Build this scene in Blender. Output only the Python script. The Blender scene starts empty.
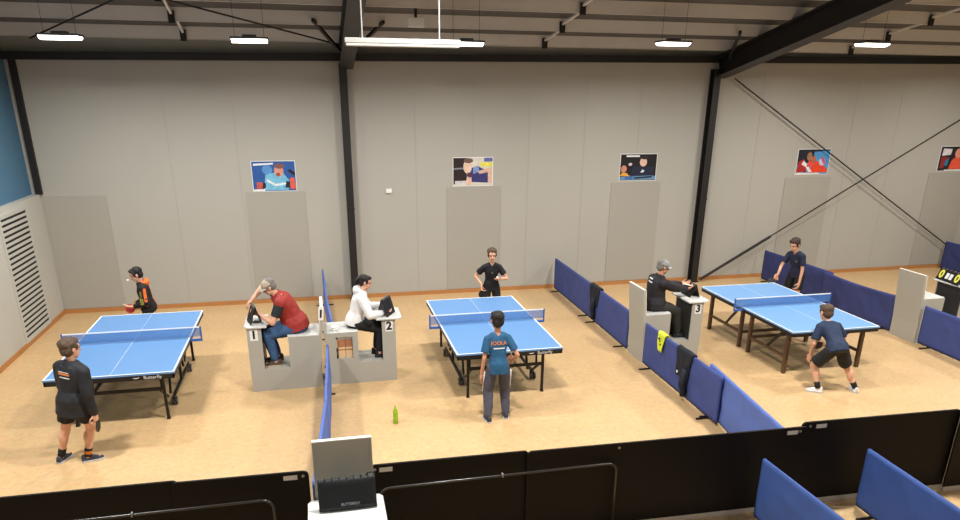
import bpy, bmesh, math, random
from mathutils import Vector, Matrix, Quaternion, noise
from mathutils.bvhtree import BVHTree
from bpy_extras.object_utils import world_to_camera_view
random.seed(4)
PI = math.pi
scene = bpy.context.scene
COL = scene.collection
def V(*a): return Vector(a)
def R(d): return math.radians(d)

# ------------------------------------------------------------------ materials
def lin(c):
    out = []
    for x in c[:3]:
        x = x / 255.0
        out.append(x / 12.92 if x <= 0.04045 else ((x + 0.055) / 1.055) ** 2.4)
    return (*out, 1.0)
MATS = {}
def mat(name, rgb, rough=0.6, metal=0.0, var=0.06, scale=6.0, spec=0.4, emit=0.0, alpha=1.0, bump=0.0):
    if name in MATS: return MATS[name]
    m = bpy.data.materials.new(name); m.use_nodes = True
    nt = m.node_tree; b = nt.nodes['Principled BSDF']
    b.inputs['Roughness'].default_value = rough
    b.inputs['Metallic'].default_value = metal
    b.inputs['Specular IOR Level'].default_value = spec
    c = lin(rgb)
    tc = nt.nodes.new('ShaderNodeTexCoord')
    ns = nt.nodes.new('ShaderNodeTexNoise'); ns.inputs['Scale'].default_value = scale; ns.inputs['Detail'].default_value = 5
    nt.links.new(tc.outputs['Object'], ns.inputs['Vector'])
    mx = nt.nodes.new('ShaderNodeMix'); mx.data_type = 'RGBA'
    mx.inputs[6].default_value = tuple(min(1, x * (1 - var)) for x in c[:3]) + (1,)
    mx.inputs[7].default_value = tuple(min(1, x * (1 + var)) for x in c[:3]) + (1,)
    nt.links.new(ns.outputs['Fac'], mx.inputs[0])
    nt.links.new(mx.outputs[2], b.inputs['Base Color'])
    if bump:
        bp = nt.nodes.new('ShaderNodeBump'); bp.inputs['Strength'].default_value = bump; bp.inputs['Distance'].default_value = 0.01
        nt.links.new(ns.outputs['Fac'], bp.inputs['Height']); nt.links.new(bp.outputs['Normal'], b.inputs['Normal'])
    if emit:
        b.inputs['Emission Color'].default_value = c; b.inputs['Emission Strength'].default_value = emit
    if alpha < 1: b.inputs['Alpha'].default_value = alpha
    MATS[name] = m
    return m

def floor_material():
    m = bpy.data.materials.new('cork_vinyl'); m.use_nodes = True
    nt = m.node_tree; b = nt.nodes['Principled BSDF']; L = nt.links.new
    tc = nt.nodes.new('ShaderNodeTexCoord')
    n1 = nt.nodes.new('ShaderNodeTexNoise'); n1.inputs['Scale'].default_value = 14; n1.inputs['Detail'].default_value = 8; n1.inputs['Roughness'].default_value = 0.75
    n2 = nt.nodes.new('ShaderNodeTexNoise'); n2.inputs['Scale'].default_value = 1.1; n2.inputs['Detail'].default_value = 3
    vo = nt.nodes.new('ShaderNodeTexVoronoi'); vo.inputs['Scale'].default_value = 26
    for n in (n1, n2, vo): L(tc.outputs['Object'], n.inputs['Vector'])
    cr = nt.nodes.new('ShaderNodeValToRGB')
    cr.color_ramp.elements[0].position = 0.3; cr.color_ramp.elements[0].color = lin((194, 157, 106))
    cr.color_ramp.elements[1].position = 0.72; cr.color_ramp.elements[1].color = lin((217, 181, 130))
    L(n1.outputs['Fac'], cr.inputs['Fac'])
    mx = nt.nodes.new('ShaderNodeMix'); mx.data_type = 'RGBA'; mx.blend_type = 'MULTIPLY'; mx.inputs[0].default_value = 0.35
    c2 = nt.nodes.new('ShaderNodeValToRGB')
    c2.color_ramp.elements[0].position = 0.35; c2.color_ramp.elements[0].color = (0.82, 0.80, 0.77, 1)
    c2.color_ramp.elements[1].position = 0.65; c2.color_ramp.elements[1].color = (1, 1, 1, 1)
    L(n2.outputs['Fac'], c2.inputs['Fac']); L(cr.outputs['Color'], mx.inputs[6]); L(c2.outputs['Color'], mx.inputs[7])
    mx2 = nt.nodes.new('ShaderNodeMix'); mx2.data_type = 'RGBA'; mx2.blend_type = 'MULTIPLY'; mx2.inputs[0].default_value = 0.10
    L(mx.outputs[2], mx2.inputs[6]); L(vo.outputs['Color'], mx2.inputs[7])
    hsv = nt.nodes.new('ShaderNodeHueSaturation'); hsv.inputs['Saturation'].default_value = 0.95
    L(mx2.outputs[2], hsv.inputs['Color']); L(hsv.outputs['Color'], b.inputs['Base Color'])
    b.inputs['Roughness'].default_value = 0.42; b.inputs['Specular IOR Level'].default_value = 0.35
    return m
def net_material(name, rgb, dens):
    m = bpy.data.materials.new(name); m.use_nodes = True
    nt = m.node_tree; b = nt.nodes['Principled BSDF']; L = nt.links.new
    tc = nt.nodes.new('ShaderNodeTexCoord'); sp = nt.nodes.new('ShaderNodeSeparateXYZ'); L(tc.outputs['Object'], sp.inputs[0])
    outs = []
    for k in ('X', 'Z'):
        mm = nt.nodes.new('ShaderNodeMath'); mm.operation = 'MULTIPLY'; mm.inputs[1].default_value = 1 / 0.014
        L(sp.outputs[k], mm.inputs[0])
        fr = nt.nodes.new('ShaderNodeMath'); fr.operation = 'FRACT'; L(mm.outputs[0], fr.inputs[0])
        lt = nt.nodes.new('ShaderNodeMath'); lt.operation = 'LESS_THAN'; lt.inputs[1].default_value = dens; L(fr.outputs[0], lt.inputs[0])
        outs.append(lt)
    mxx = nt.nodes.new('ShaderNodeMath'); mxx.operation = 'MAXIMUM'; L(outs[0].outputs[0], mxx.inputs[0]); L(outs[1].outputs[0], mxx.inputs[1])
    L(mxx.outputs[0], b.inputs['Alpha'])
    b.inputs['Base Color'].default_value = lin(rgb); b.inputs['Roughness'].default_value = 0.8
    return m

WALL = mat('painted_wall', (169, 166, 157), 0.8, var=0.02, scale=1.5)
WALLG = mat('wall_board_grey', (160, 156, 146), 0.85, var=0.02, scale=2)
WHITEWALL = mat('white_wall', (184, 182, 173), 0.75, var=0.02, scale=1.5)
BLUEWALL = mat('blue_wall', (76, 116, 144), 0.6, var=0.05, scale=0.6)
BASEB = mat('timber_baseboard', (176, 122, 70), 0.5, var=0.1, scale=5)
STEEL = mat('black_steel', (30, 28, 27), 0.5, var=0.1)
JOINT = mat('wall_joint', (164, 161, 152), 0.85, var=0.02)
STEELG_SHADE = mat('grey_steel_and_shade', (50, 50, 49), 0.5, var=0.08)  # rafter steel, also the painted shade inside the station desks
ROOF = mat('roof_sheet', (84, 83, 82), 0.7, var=0.08, scale=3)
PURL = mat('purlin_galvanised', (214, 211, 207), 0.6, var=0.08, scale=2)
FLOOR = floor_material()
TBLUE = mat('table_blue', (98, 142, 192), 0.38, var=0.02, scale=2, spec=0.4)
TBLUE2 = mat('table_light_blue', (112, 158, 206), 0.36, var=0.02, scale=2, spec=0.4)
LINE = mat('line_white', (235, 236, 236), 0.5, var=0.01)
BLK = mat('black_metal', (24, 21, 20), 0.45, var=0.1)
BRWN = mat('brown_timber', (86, 62, 44), 0.5, var=0.16, scale=7)
RUBB = mat('wheel_rubber', (60, 58, 56), 0.6)
HUBM = mat('wheel_hub_grey', (150, 148, 145), 0.5)
NETB = net_material('net_blue', (78, 126, 190), 0.34)
NETW = net_material('net_pale', (190, 196, 215), 0.34)
NETBL = mat('net_post_blue', (52, 96, 170), 0.5)
CLOTHB = mat('barrier_cloth_blue', (60, 74, 134), 0.75, var=0.10, scale=5, bump=0.25)
CLOTHL = mat('barrier_cloth_light', (82, 106, 174), 0.75, var=0.10, scale=5, bump=0.25)
CLOTHN = mat('barrier_cloth_near', (56, 84, 148), 0.7, var=0.10, scale=4, bump=0.25)
CLOTHD = mat('barrier_cloth_dark', (52, 62, 114), 0.75, var=0.12, scale=5, bump=0.25)
PLY = mat('station_grey', (166, 163, 153), 0.6, var=0.03, scale=3)
PLYTOP = mat('station_top_pale', (206, 207, 202), 0.45, var=0.02)
PLYEDGE = mat('station_edge_white', (222, 219, 208), 0.5, var=0.02)
BLKBOARD = mat('black_board', (15, 11, 9), 0.6, spec=0.2, var=0.08, scale=2)
CHROME = mat('tube_dark_chrome', (70, 68, 66), 0.22, metal=0.9, var=0.03)
STICK = mat('sticker_white', (214, 212, 208), 0.5, var=0.05, scale=40)
RAIL = mat('rail_pale', (196, 188, 174), 0.5)
WHITE = mat('white_plastic', (228, 228, 226), 0.5, var=0.01)
DARK = mat('slot_dark', (26, 25, 24), 0.8)
BLACKP = mat('black_plastic', (20, 20, 22), 0.5)
SCREEN = mat('case_black', (20, 23, 26), 0.55, var=0.12, scale=12, bump=0.2)
GREYT = mat('print_grey', (150, 152, 155), 0.6)
ORANGE = mat('orange_cloth', (226, 110, 44), 0.75, var=0.08)
YELLOW = mat('hi_vis_yellow', (214, 226, 62), 0.8, var=0.12, scale=14)
SKIN = mat('skin_light', (216, 164, 136), 0.55, var=0.05, scale=9)
SKIN2 = mat('skin_tan', (198, 142, 112), 0.55, var=0.05, scale=9)
HAIRB = mat('hair_brown', (84, 66, 52), 0.7, var=0.3, scale=40)
HAIRK = mat('hair_black', (26, 21, 20), 0.6, var=0.3, scale=40)
HAIRD = mat('hair_dark_brown', (58, 44, 35), 0.7, var=0.3, scale=40)
EYEM = mat('eye_dark', (40, 32, 30), 0.3)
LIPM = mat('lips', (176, 96, 90), 0.5)
SHOE_D = mat('shoe_dark', (52, 54, 60), 0.6, var=0.2, scale=20)
SHOE_W = mat('shoe_white', (214, 210, 206), 0.6, var=0.05)
SOLE_W = mat('sole_pale', (196, 196, 196), 0.6)
CARD = mat('cardboard_brown', (166, 112, 76), 0.8)
CARD2 = mat('cardboard_tan', (214, 182, 140), 0.8)
GREEN = mat('bottle_green', (160, 196, 40), 0.3, alpha=0.85)
PAPER = mat('paper_white', (232, 230, 224), 0.6, var=0.01)

# ------------------------------------------------------------------ mesh builder
class MB:
    def __init__(s): s.v = []; s.f = []; s.m = []
    def add(s, vs, fs, mi=0):
        o = len(s.v); s.v += [Vector(a) for a in vs]
        for f in fs: s.f.append([o + i for i in f]); s.m.append(mi)
        return s
    def box(s, a, b, mi=0, M=None):
        x0, y0, z0 = a; x1, y1, z1 = b
        vs = [V(x0, y0, z0), V(x1, y0, z0), V(x1, y1, z0), V(x0, y1, z0), V(x0, y0, z1), V(x1, y0, z1), V(x1, y1, z1), V(x0, y1, z1)]
        if M: vs = [M @ v for v in vs]
        return s.add(vs, [(0, 3, 2, 1), (4, 5, 6, 7), (0, 1, 5, 4), (1, 2, 6, 5), (2, 3, 7, 6), (3, 0, 4, 7)], mi)
    def beam(s, A, B, w, h, up=V(0, 0, 1), mi=0):
        A = Vector(A); B = Vector(B); d = (B - A).normalized()
        sd = d.cross(up)
        if sd.length < 1e-4: sd = d.cross(V(0, 1, 0))
        sd.normalize(); u = sd.cross(d)
        vs = []
        for P in (A, B):
            for a, b in ((-1, -1), (1, -1), (1, 1), (-1, 1)): vs.append(P + sd * a * w / 2 + u * b * h / 2)
        return s.add(vs, [(0, 1, 2, 3), (7, 6, 5, 4), (0, 4, 5, 1), (1, 5, 6, 2), (2, 6, 7, 3), (3, 7, 4, 0)], mi)
    def rings(s, rs, cap=True, mi=0):
        n = len(rs[0]); o = len(s.v)
        for r in rs: s.v += [Vector(p) for p in r]
        for i in range(len(rs) - 1):
            for k in range(n):
                s.f.append([o + i * n + k, o + i * n + (k + 1) % n, o + (i + 1) * n + (k + 1) % n, o + (i + 1) * n + k]); s.m.append(mi)
        if cap:
            s.f.append([o + k for k in range(n)][::-1]); s.m.append(mi)
            s.f.append([o + (len(rs) - 1) * n + k for k in range(n)]); s.m.append(mi)
        return s
    def tube(s, pts, r, n=10, mi=0):
        pts = [Vector(p) for p in pts]; rs = []; side = None
        for i, p in enumerate(pts):
            d = (pts[min(i + 1, len(pts) - 1)] - pts[max(i - 1, 0)]).normalized()
            if side is None:
                side = d.cross(V(0, 0, 1))
                if side.length < 1e-3: side = d.cross(V(0, 1, 0))
            side = (side - d * side.dot(d)).normalized(); u = d.cross(side)
            rr = r[i] if isinstance(r, (list, tuple)) else r
            rs.append([p + side * math.cos(2 * PI * k / n) * rr + u * math.sin(2 * PI * k / n) * rr for k in range(n)])
        return s.rings(rs, True, mi)
    def cone(s, A, B, ra, rb, n=14, round_ends=True, flat=None, mi=0):
        A = Vector(A); B = Vector(B); d = (B - A); L = d.length
        if L < 1e-6: return s
        d /= L
        side = d.cross(V(0, 0, 1))
        if side.length < 1e-2: side = d.cross(V(0, 1, 0))
        side.normalize(); u = side.cross(d); rs = []
        prof = []
        if round_ends: prof += [(-ra * math.cos(a), ra * math.sin(a)) for a in (0.15, 0.6, 1.1)]
        prof += [(0, ra), (L * 0.33, ra + (rb - ra) * 0.33), (L * 0.66, ra + (rb - ra) * 0.66), (L, rb)]
        if round_ends: prof += [(L + rb * math.cos(a), rb * math.sin(a)) for a in (1.1, 0.6, 0.15)]
        for t, r in prof:
            rs.append([A + d * t + side * math.cos(2 * PI * k / n) * r + u * math.sin(2 * PI * k / n) * r for k in range(n)])
        return s.rings(rs, True, mi)
    def ell(s, c, r, M=None, nu=16, nv=10, mi=0):
        c = Vector(c); rs = []
        for j in range(nv + 1):
            a = -PI / 2 + PI * (j / nv) ; a = max(-1.54, min(1.54, a))
            ring = []
            for k in range(nu):
                p = V(r[0] * math.cos(a) * math.cos(2 * PI * k / nu), r[1] * math.cos(a) * math.sin(2 * PI * k / nu), r[2] * math.sin(a))
                if M: p = M @ p
                ring.append(c + p)
            rs.append(ring)
        return s.rings(rs, True, mi)
    def prism(s, poly, axis, a, b, mi=0):
        def P(u, w, t): return {'y': V(u, t, w), 'x': V(t, u, w), 'z': V(u, w, t)}[axis]
        n = len(poly); vs = [P(u, w, a) for u, w in poly] + [P(u, w, b) for u, w in poly]
        fs = [list(range(n)), list(range(n, 2 * n))[::-1]] + [[k, (k + 1) % n, n + (k + 1) % n, n + k] for k in range(n)]
        return s.add(vs, fs, mi)
    def lathe(s, prof, c=(0, 0, 0), n=20, mi=0):
        c = Vector(c)
        return s.rings([[c + V(r * math.cos(2 * PI * k / n), r * math.sin(2 * PI * k / n), z) for k in range(n)] for r, z in prof], True, mi)
    def xform(s, M): s.v = [M @ v for v in s.v]; return s
    def mesh(s, name, mats, smooth=False, bevel=0):
        me = bpy.data.meshes.new(name); me.from_pydata(s.v, [], s.f)
        for m in (mats if isinstance(mats, (list, tuple)) else [mats]): me.materials.append(m)
        for p, i in zip(me.polygons, s.m): p.material_index = i; p.use_smooth = smooth
        bm = bmesh.new(); bm.from_mesh(me); bmesh.ops.recalc_face_normals(bm, faces=bm.faces); bm.to_mesh(me); bm.free()
        return me
    def build(s, name, mats, parent=None, smooth=False, bevel=0, origin=None):
        me = s.mesh(name, mats, smooth)
        o = bpy.data.objects.new(name, me); COL.objects.link(o)
        if bevel:
            bv = o.modifiers.new('bevel', 'BEVEL'); bv.width = bevel; bv.segments = 2; bv.limit_method = 'ANGLE'
            bv.harden_normals = False
        if parent: o.parent = parent
        return o

def tag(o, label=None, cat=None, group=None, kind=None):
    if label: o['label'] = label
    if cat: o['category'] = cat
    if group: o['group'] = group
    if kind: o['kind'] = kind
    return o
def thing(name, label, cat, loc=(0, 0, 0), rz=0.0, group=None):
    o = bpy.data.objects.new(name, None); COL.objects.link(o); o.empty_display_size = 0.1
    o.location = loc; o.rotation_euler = (0, 0, rz)
    return tag(o, label, cat, group)
def struct(name, mb, m, bevel=0):
    o = mb.build(name, m, None, bevel=bevel); o['kind'] = 'structure'; return o
def copy_tree(o, parent=None):
    c = o.copy(); COL.objects.link(c)
    if parent: c.parent = parent
    for ch in list(o.children): copy_tree(ch, c)
    return c
def text_mesh(txt, size, extrude=0.0, bold=0.0):
    cu = bpy.data.curves.new('lettering', 'FONT'); cu.body = txt; cu.size = size; cu.align_x = 'CENTER'; cu.align_y = 'CENTER'
    cu.extrude = extrude; cu.offset = bold; cu.resolution_u = 3
    o = bpy.data.objects.new('lettering', cu); COL.objects.link(o)
    dg = bpy.context.evaluated_depsgraph_get(); dg.update()
    me = bpy.data.meshes.new_from_object(o.evaluated_get(dg))
    bpy.data.objects.remove(o); bpy.data.curves.remove(cu)
    return me
def add_text(name, txt, size, M, m, parent=None, extrude=0.001, bold=0.0, label=None):
    me = text_mesh(txt, size, extrude, bold); me.transform(M); me.materials.clear(); me.materials.append(m)
    o = bpy.data.objects.new(name, me); COL.objects.link(o)
    if parent: o.parent = parent
    if label: o['label'] = label
    return o
def frame(origin, xa, ya):
    xa = Vector(xa).normalized(); ya = Vector(ya); ya = (ya - xa * ya.dot(xa)).normalized(); za = xa.cross(ya)
    M = Matrix((xa, ya, za)).transposed().to_4x4(); M.translation = Vector(origin); return M

# ------------------------------------------------------------------ camera
H_CAM, F_PX, PITCH, ROLL, YAW, CY = 4.1251, 707.98, 0.3617, 0.0074, 0.2261, 359.42
D = 14.7546; XL = -4.9582; XR = 17.5; YN = -3.0
cp, sp_ = math.cos(PITCH), math.sin(PITCH); cw, sw = math.cos(YAW), math.sin(YAW); cr_, sr_ = math.cos(ROLL), math.sin(ROLL)
fw = V(sw * cp, cw * cp, -sp_); rr = V(cw, -sw, 0); uu = rr.cross(fw)
r2 = rr * cr_ + uu * sr_; u2 = uu * cr_ - rr * sr_
cam = bpy.data.cameras.new('camera'); co = bpy.data.objects.new('camera', cam); COL.objects.link(co)
M = Matrix((r2, u2, -fw)).transposed().to_4x4(); M.translation = V(0, 0, H_CAM); co.matrix_world = M
cam.sensor_fit = 'HORIZONTAL'; cam.sensor_width = 36; cam.lens = F_PX / 960 * 36; cam.shift_y = (CY - 260) / 960; cam.clip_start = 0.05
scene.camera = co

# ------------------------------------------------------------------ room shell
def zroof(y): return 5.04 + 0.205 * (D - y)
struct('floor', MB().box((XL - 0.3, YN - 0.2, -0.2), (XR + 0.2, D + 0.2, 0)), FLOOR)
# back wall: painted sheets with thin joints
struct('wall_back', MB().box((XL - 0.4, D, 0), (XR + 0.2, D + 0.2, 5.3)), WALL)
jn = MB()
for x in (-2.62, -1.4, 2.03, 3.2, 4.4, 5.62, 6.84, 9.7, 12.1, 13.3):
    jn.box((x - 0.004, D - 0.004, 0.09), (x + 0.004, D + 0.01, 4.58))
o = jn.build('trim_1', JOINT); o['kind'] = 'structure'
struct('wall_right', MB().box((XR, YN, 0), (XR + 0.2, D, 9)), WALL)
struct('wall_near', MB().box((XL - 0.3, YN - 0.2, 0), (XR + 0.2, YN, 9)), WALL)
# left wall: lower white lining, upper blue wall set back behind a ledge
struct('wall_left', MB().box((XL - 0.5, YN, 0), (XL, D, 2.3)), WHITEWALL)
struct('wall_left_upper', MB().box((XL - 0.5, YN, 2.3), (XL - 0.13, D, 9)), BLUEWALL)
struct('baseboard_back', MB().box((XL, D - 0.018, 0), (XR, D, 0.085)), BASEB)
struct('baseboard_left', MB().box((XL, YN, 0), (XL + 0.018, D, 0.085)), BASEB)
# roof sheet and purlins
struct('ceiling', MB().add([V(XL - 0.5, YN - 0.2, zroof(YN - 0.2)), V(XR + 0.2, YN - 0.2, zroof(YN - 0.2)), V(XR + 0.2, D + 0.2, zroof(D + 0.2)), V(XL - 0.5, D + 0.2, zroof(D + 0.2)),
      V(XL - 0.5, YN - 0.2, zroof(YN - 0.2) + .1), V(XR + 0.2, YN - 0.2, zroof(YN - 0.2) + .1), V(XR + 0.2, D + 0.2, zroof(D + 0.2) + .1), V(XL - 0.5, D + 0.2, zroof(D + 0.2) + .1)],
      [(0, 1, 2, 3), (7, 6, 5, 4), (0, 4, 5, 1), (1, 5, 6, 2), (2, 6, 7, 3), (3, 7, 4, 0)]), ROOF)
for k in range(6):
    y = 14.25 - k * 1.0; z = zroof(y)
    mb = MB(); mb.box((XL - 0.12, y, z - 0.2), (XR, y + 0.012, z)); mb.box((XL - 0.12, y, z - 0.205), (XR, y + 0.075, z - 0.195))
    mb.box((XL - 0.12, y + 0.068, z - 0.205), (XR, y + 0.075, z - 0.18))
    struct('roof_purlin', mb, PURL)
struct('eave_beam', MB().beam((XL - 0.12, D - 0.08, 4.65), (XR, D - 0.08, 4.885), 0.16, 0.13), STEEL)
# columns and rafters
def ibeam(mb, A, B, w, h, up, tf=0.02, tw=0.015):
    A = Vector(A); B = Vector(B); d = (B - A).normalized(); sd = d.cross(Vector(up)).normalized(); u = sd.cross(d)
    for s in (-1, 1): mb.beam(A + u * s * (h - tf) / 2, B + u * s * (h - tf) / 2, w, tf, up)
    mb.beam(A, B, tw, h - 2 * tf, up)
for cx, w in ((0.67, 0.14), (8.45, 0.15)):
    mb = MB(); ibeam(mb, (cx, D - 0.1, 0), (cx, D - 0.1, 4.6), w, 0.2, (0, 1, 0))
    mb.box((cx - 0.11, D - 0.2, 0), (cx + 0.11, D - 0.001, 0.02)); mb.box((cx - w / 2 - 0.01, D - 0.21, 1.9), (cx + w / 2 + 0.01, D - 0.19, 1.93))
    struct('steel_column', mb, STEEL)
struct('steel_column', MB().box((XL - 0.05, D - 0.06, 2.3), (XL + 0.06, D, 4.62)), STEEL)
def rafter(cx, w, h, zb):
    mb = MB(); y0, y1 = D - 0.02, YN
    A = V(cx, y0, zb + h / 2); B = V(cx, y1, zb + h / 2 + 0.205 * (y0 - y1))
    ibeam(mb, A, B, w, h, (0, 0, 1), 0.025, 0.02)
    struct('roof_rafter', mb, STEEL if cx > 4 else STEELG_SHADE)
rafter(8.57, 0.30, 0.42, 4.42); rafter(0.74, 0.26, 0.36, 4.5)
# fly braces, bridging and bracing rods
def zr(y, off): return zroof(y) - off
for cx in (0.74, 8.57):
    for s in (-1, 1):
        struct('fly_brace', MB().beam((cx + s * 0.12, 14.2, zr(14.2, 0.36)), (cx + s * 0.58, 13.15, zr(13.15, 0.16)), 0.05, 0.05), STEEL)
for cx in (-2.03, 4.5, 11.3):
    for k in range(3):
        ya, yb = 14.23 - k, 13.29 - k
        mb = MB().beam((cx, ya, zr(ya, 0.10)), (cx + 0.05, yb, zr(yb, 0.14)), 0.035, 0.035)
        mb.box((cx - 0.05, ya - 0.03, zr(ya, 0.24)), (cx + 0.05, ya, zr(ya, 0.06)), 1)
        struct('roof_bridging', mb, [PURL, STEEL])
struct('bracing_rod', MB().tube([(-2.36, 11.8, 5.36), (-4.4, 14.1, 4.90)], 0.014), STEEL)
struct('bracing_rod', MB().tube([(-2.15, 11.75, 5.37), (0.62, 14.1, 4.89)], 0.014), STEEL)
yb = D - 0.12
struct('wall_brace', MB().tube([(8.9, yb, 4.42), (16.3, yb, 0.06)], 0.015), STEEL)
mb = MB().tube([(8.62, yb - 0.05, 0.06), (17.2, yb - 0.05, 4.9)], 0.015); mb.tube([(8.62, yb - 0.05, 0.06), (10.3, yb - 0.05, 1.0)], 0.032)
struct('wall_brace', mb, STEEL)
# grey lining boards below the posters
tr = 2
for x0, x1, z1 in ((XL + 0.03, -3.84, 2.25), (-1.33, -0.2, 2.25), (2.66, 3.82, 2.26), (6.3, 7.46, 2.29), (10.58, 11.78, 2.32), (14.5, 15.7, 2.36)):
    struct('trim_%d' % tr, MB().box((x0, D - 0.012, 0.09), (x1, D + 0.01, z1)), WALLG); tr += 1
# wall vent with slots
t = thing('wall_vent', 'tall white slatted air vent set in the left wall', 'vent', (XL, 13.32, 0.12))
MB().box((-0.02, -0.60, -0.02), (0.012, 0.60, 2.06)).build('backing', DARK, t)
mb = MB(); n = 23; pitch = 2.04 / n
for k in range(n + 1):
    z = k * pitch - 0.012
    mb.box((0.0, -0.56, z), (0.022, 0.56, z + pitch * 0.52))
mb.build('slats', WHITEWALL, t)
mb = MB()
for a, b in (((-0.0, -0.62, -0.04), (0.026, -0.56, 2.1)), ((-0.0, 0.56, -0.04), (0.026, 0.62, 2.1)), ((0, -0.56, -0.04), (0.026, 0.56, 0.0)), ((0, -0.56, 2.05), (0.026, 0.56, 2.1))): mb.box(a, b)
mb.build('frame', WHITEWALL, t)
t = thing('wall_thermostat', 'small white plastic control box on the back wall right of the middle column', 'control box', (1.46, D, 2.22))
MB().box((-0.06, -0.035, -0.045), (0.06, 0, 0.045)).build('housing', WHITE, t, bevel=0.006)
MB().box((-0.045, -0.037, -0.03), (0.045, -0.034, 0.0)).build('cover', PAPER, t)

# ------------------------------------------------------------------ posters
def poster(x0, x1, z0, z1, label, base, shapes):
    w, h = x1 - x0, z1 - z0
    t = thing('wall_poster', label, 'poster', (x0, D, z0), 0, 'table tennis posters along the back wall')
    MB().box((-0.012, -0.006, -0.012), (w + 0.012, 0, h + 0.012)).build('border', PAPER, t)
    mb = MB(); mb.box((0, -0.008, 0), (w, -0.004, h)); ms = [mat('print_%d_%d_%d' % base, base, 0.5, var=0.25, scale=6)]; y = -0.0085
    for sh in shapes:
        c = sh[1]; m = mat('print_%d_%d_%d' % c, c, 0.5, var=0.4, scale=16)
        if m not in ms: ms.append(m)
        mi = ms.index(m); y -= 0.0004
        if sh[0] == 'e':
            cx, cz, rx, rz = sh[2:]; P = [(cx + rx * math.cos(2 * PI * k / 18), cz + rz * math.sin(2 * PI * k / 18)) for k in range(18)]
        else: P = sh[2:]
        mb.add([V(min(max(a, 0), 1) * w, y, min(max(b, 0), 1) * h) for a, b in P], [list(range(len(P)))], mi)
    mb.build('print', ms, t)
SKC = (204, 144, 124)
poster(-1.17, -0.36, 2.27, 2.83, 'blue poster of a player in a pale blue shirt, leftmost on the back wall', (40, 84, 152), [
    ('e', (84, 140, 196), .35, .72, .12, .16), ('p', (236, 238, 244), (.04, .86), (.5, .9), (.5, .95), (.04, .93)),
    ('p', (112, 178, 208), (.24, .02), (.3, .55), (.5, .62), (.72, .6), (.84, .36), (.82, .02)), ('p', (230, 236, 240), (.32, .32), (.52, .16), (.76, .22), (.76, .28), (.52, .24), (.34, .4)),
    ('p', (190, 84, 76), (.08, .04), (.08, .3), (.22, .3), (.22, .06)), ('p', (24, 30, 46), (.2, .08), (.24, .3), (.3, .26), (.28, .1)), ('p', (24, 30, 46), (.74, .1), (.78, .34), (.86, .3), (.86, .1)),
    ('p', (206, 92, 78), (.86, .06), (.86, .42), (.97, .46), (1, .06)), ('p', (34, 24, 24), (.82, .68), (.98, .5), (1, .6), (.88, .74)),
    ('e', SKC, .62, .68, .11, .2), ('e', (120, 80, 74), .64, .84, .12, .09), ('e', (150, 70, 60), .6, .56, .05, .06), ('p', (232, 234, 240), (0, 0), (.26, 0), (.26, .06), (0, .06))])
poster(2.8, 3.63, 2.29, 2.85, 'dark and pale poster of a player in navy above the middle table', (206, 200, 190), [
    ('p', (38, 26, 28), (0, .05), (0, 1), (.34, 1), (.34, .2)), ('p', (118, 124, 138), (0, .58), (.3, .6), (.3, .66), (0, .64)), ('p', (200, 196, 196), (.04, .04), (.36, .04), (.36, .18), (.04, .18)),
    ('p', (226, 214, 92), (.68, .68), (1, .68), (1, .84), (.68, .84)), ('p', (92, 98, 158), (.78, .86), (1, .86), (1, 1), (.78, 1)),
    ('p', (52, 52, 108), (.36, .14), (.4, .62), (.62, .7), (.9, .5), (.88, .1)), ('p', (122, 146, 196), (.5, .42), (.5, .66), (.64, .68), (.66, .5)),
    ('p', (212, 172, 150), (.62, .52), (.98, .66), (.98, .1), (.88, .1), (.88, .48), (.66, .42)), ('e', (222, 190, 168), .36, .68, .11, .24), ('e', (104, 82, 74), .38, .9, .12, .09),
    ('p', (222, 184, 164), (.32, .02), (.34, .3), (.46, .3), (.46, .02)), ('p', (84, 40, 62), (.34, .34), (.36, .48), (.46, .44), (.46, .3))])
poster(6.48, 7.32, 2.33, 2.88, 'black poster of a crouching player above a blue table edge, left of the right column', (22, 19, 22), [
    ('p', (236, 236, 238), (.15, .9), (.52, .9), (.52, .96), (.15, .96)), ('p', (96, 140, 176), (0, .02), (1, .02), (1, .16), (.5, .22), (0, .14)), ('p', (60, 104, 160), (.14, .04), (.36, .04), (.36, .2), (.14, .2)),
    ('p', (28, 32, 54), (.3, .16), (.34, .54), (.6, .56), (.94, .5), (.94, .18)), ('p', (226, 158, 60), (0, .18), (.06, .3), (.2, .28), (.26, .16)), ('e', (198, 130, 106), .1, .44, .08, .14),
    ('e', (214, 176, 160), .63, .7, .1, .17), ('e', (40, 30, 30), .66, .87, .1, .07), ('e', (206, 198, 204), .27, .62, .05, .06), ('p', (206, 216, 220), (.56, .3), (.62, .42), (.68, .36), (.64, .3)), ('p', (26, 26, 34), (.4, .06), (.9, .1), (.9, .16), (.4, .12))])
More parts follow.
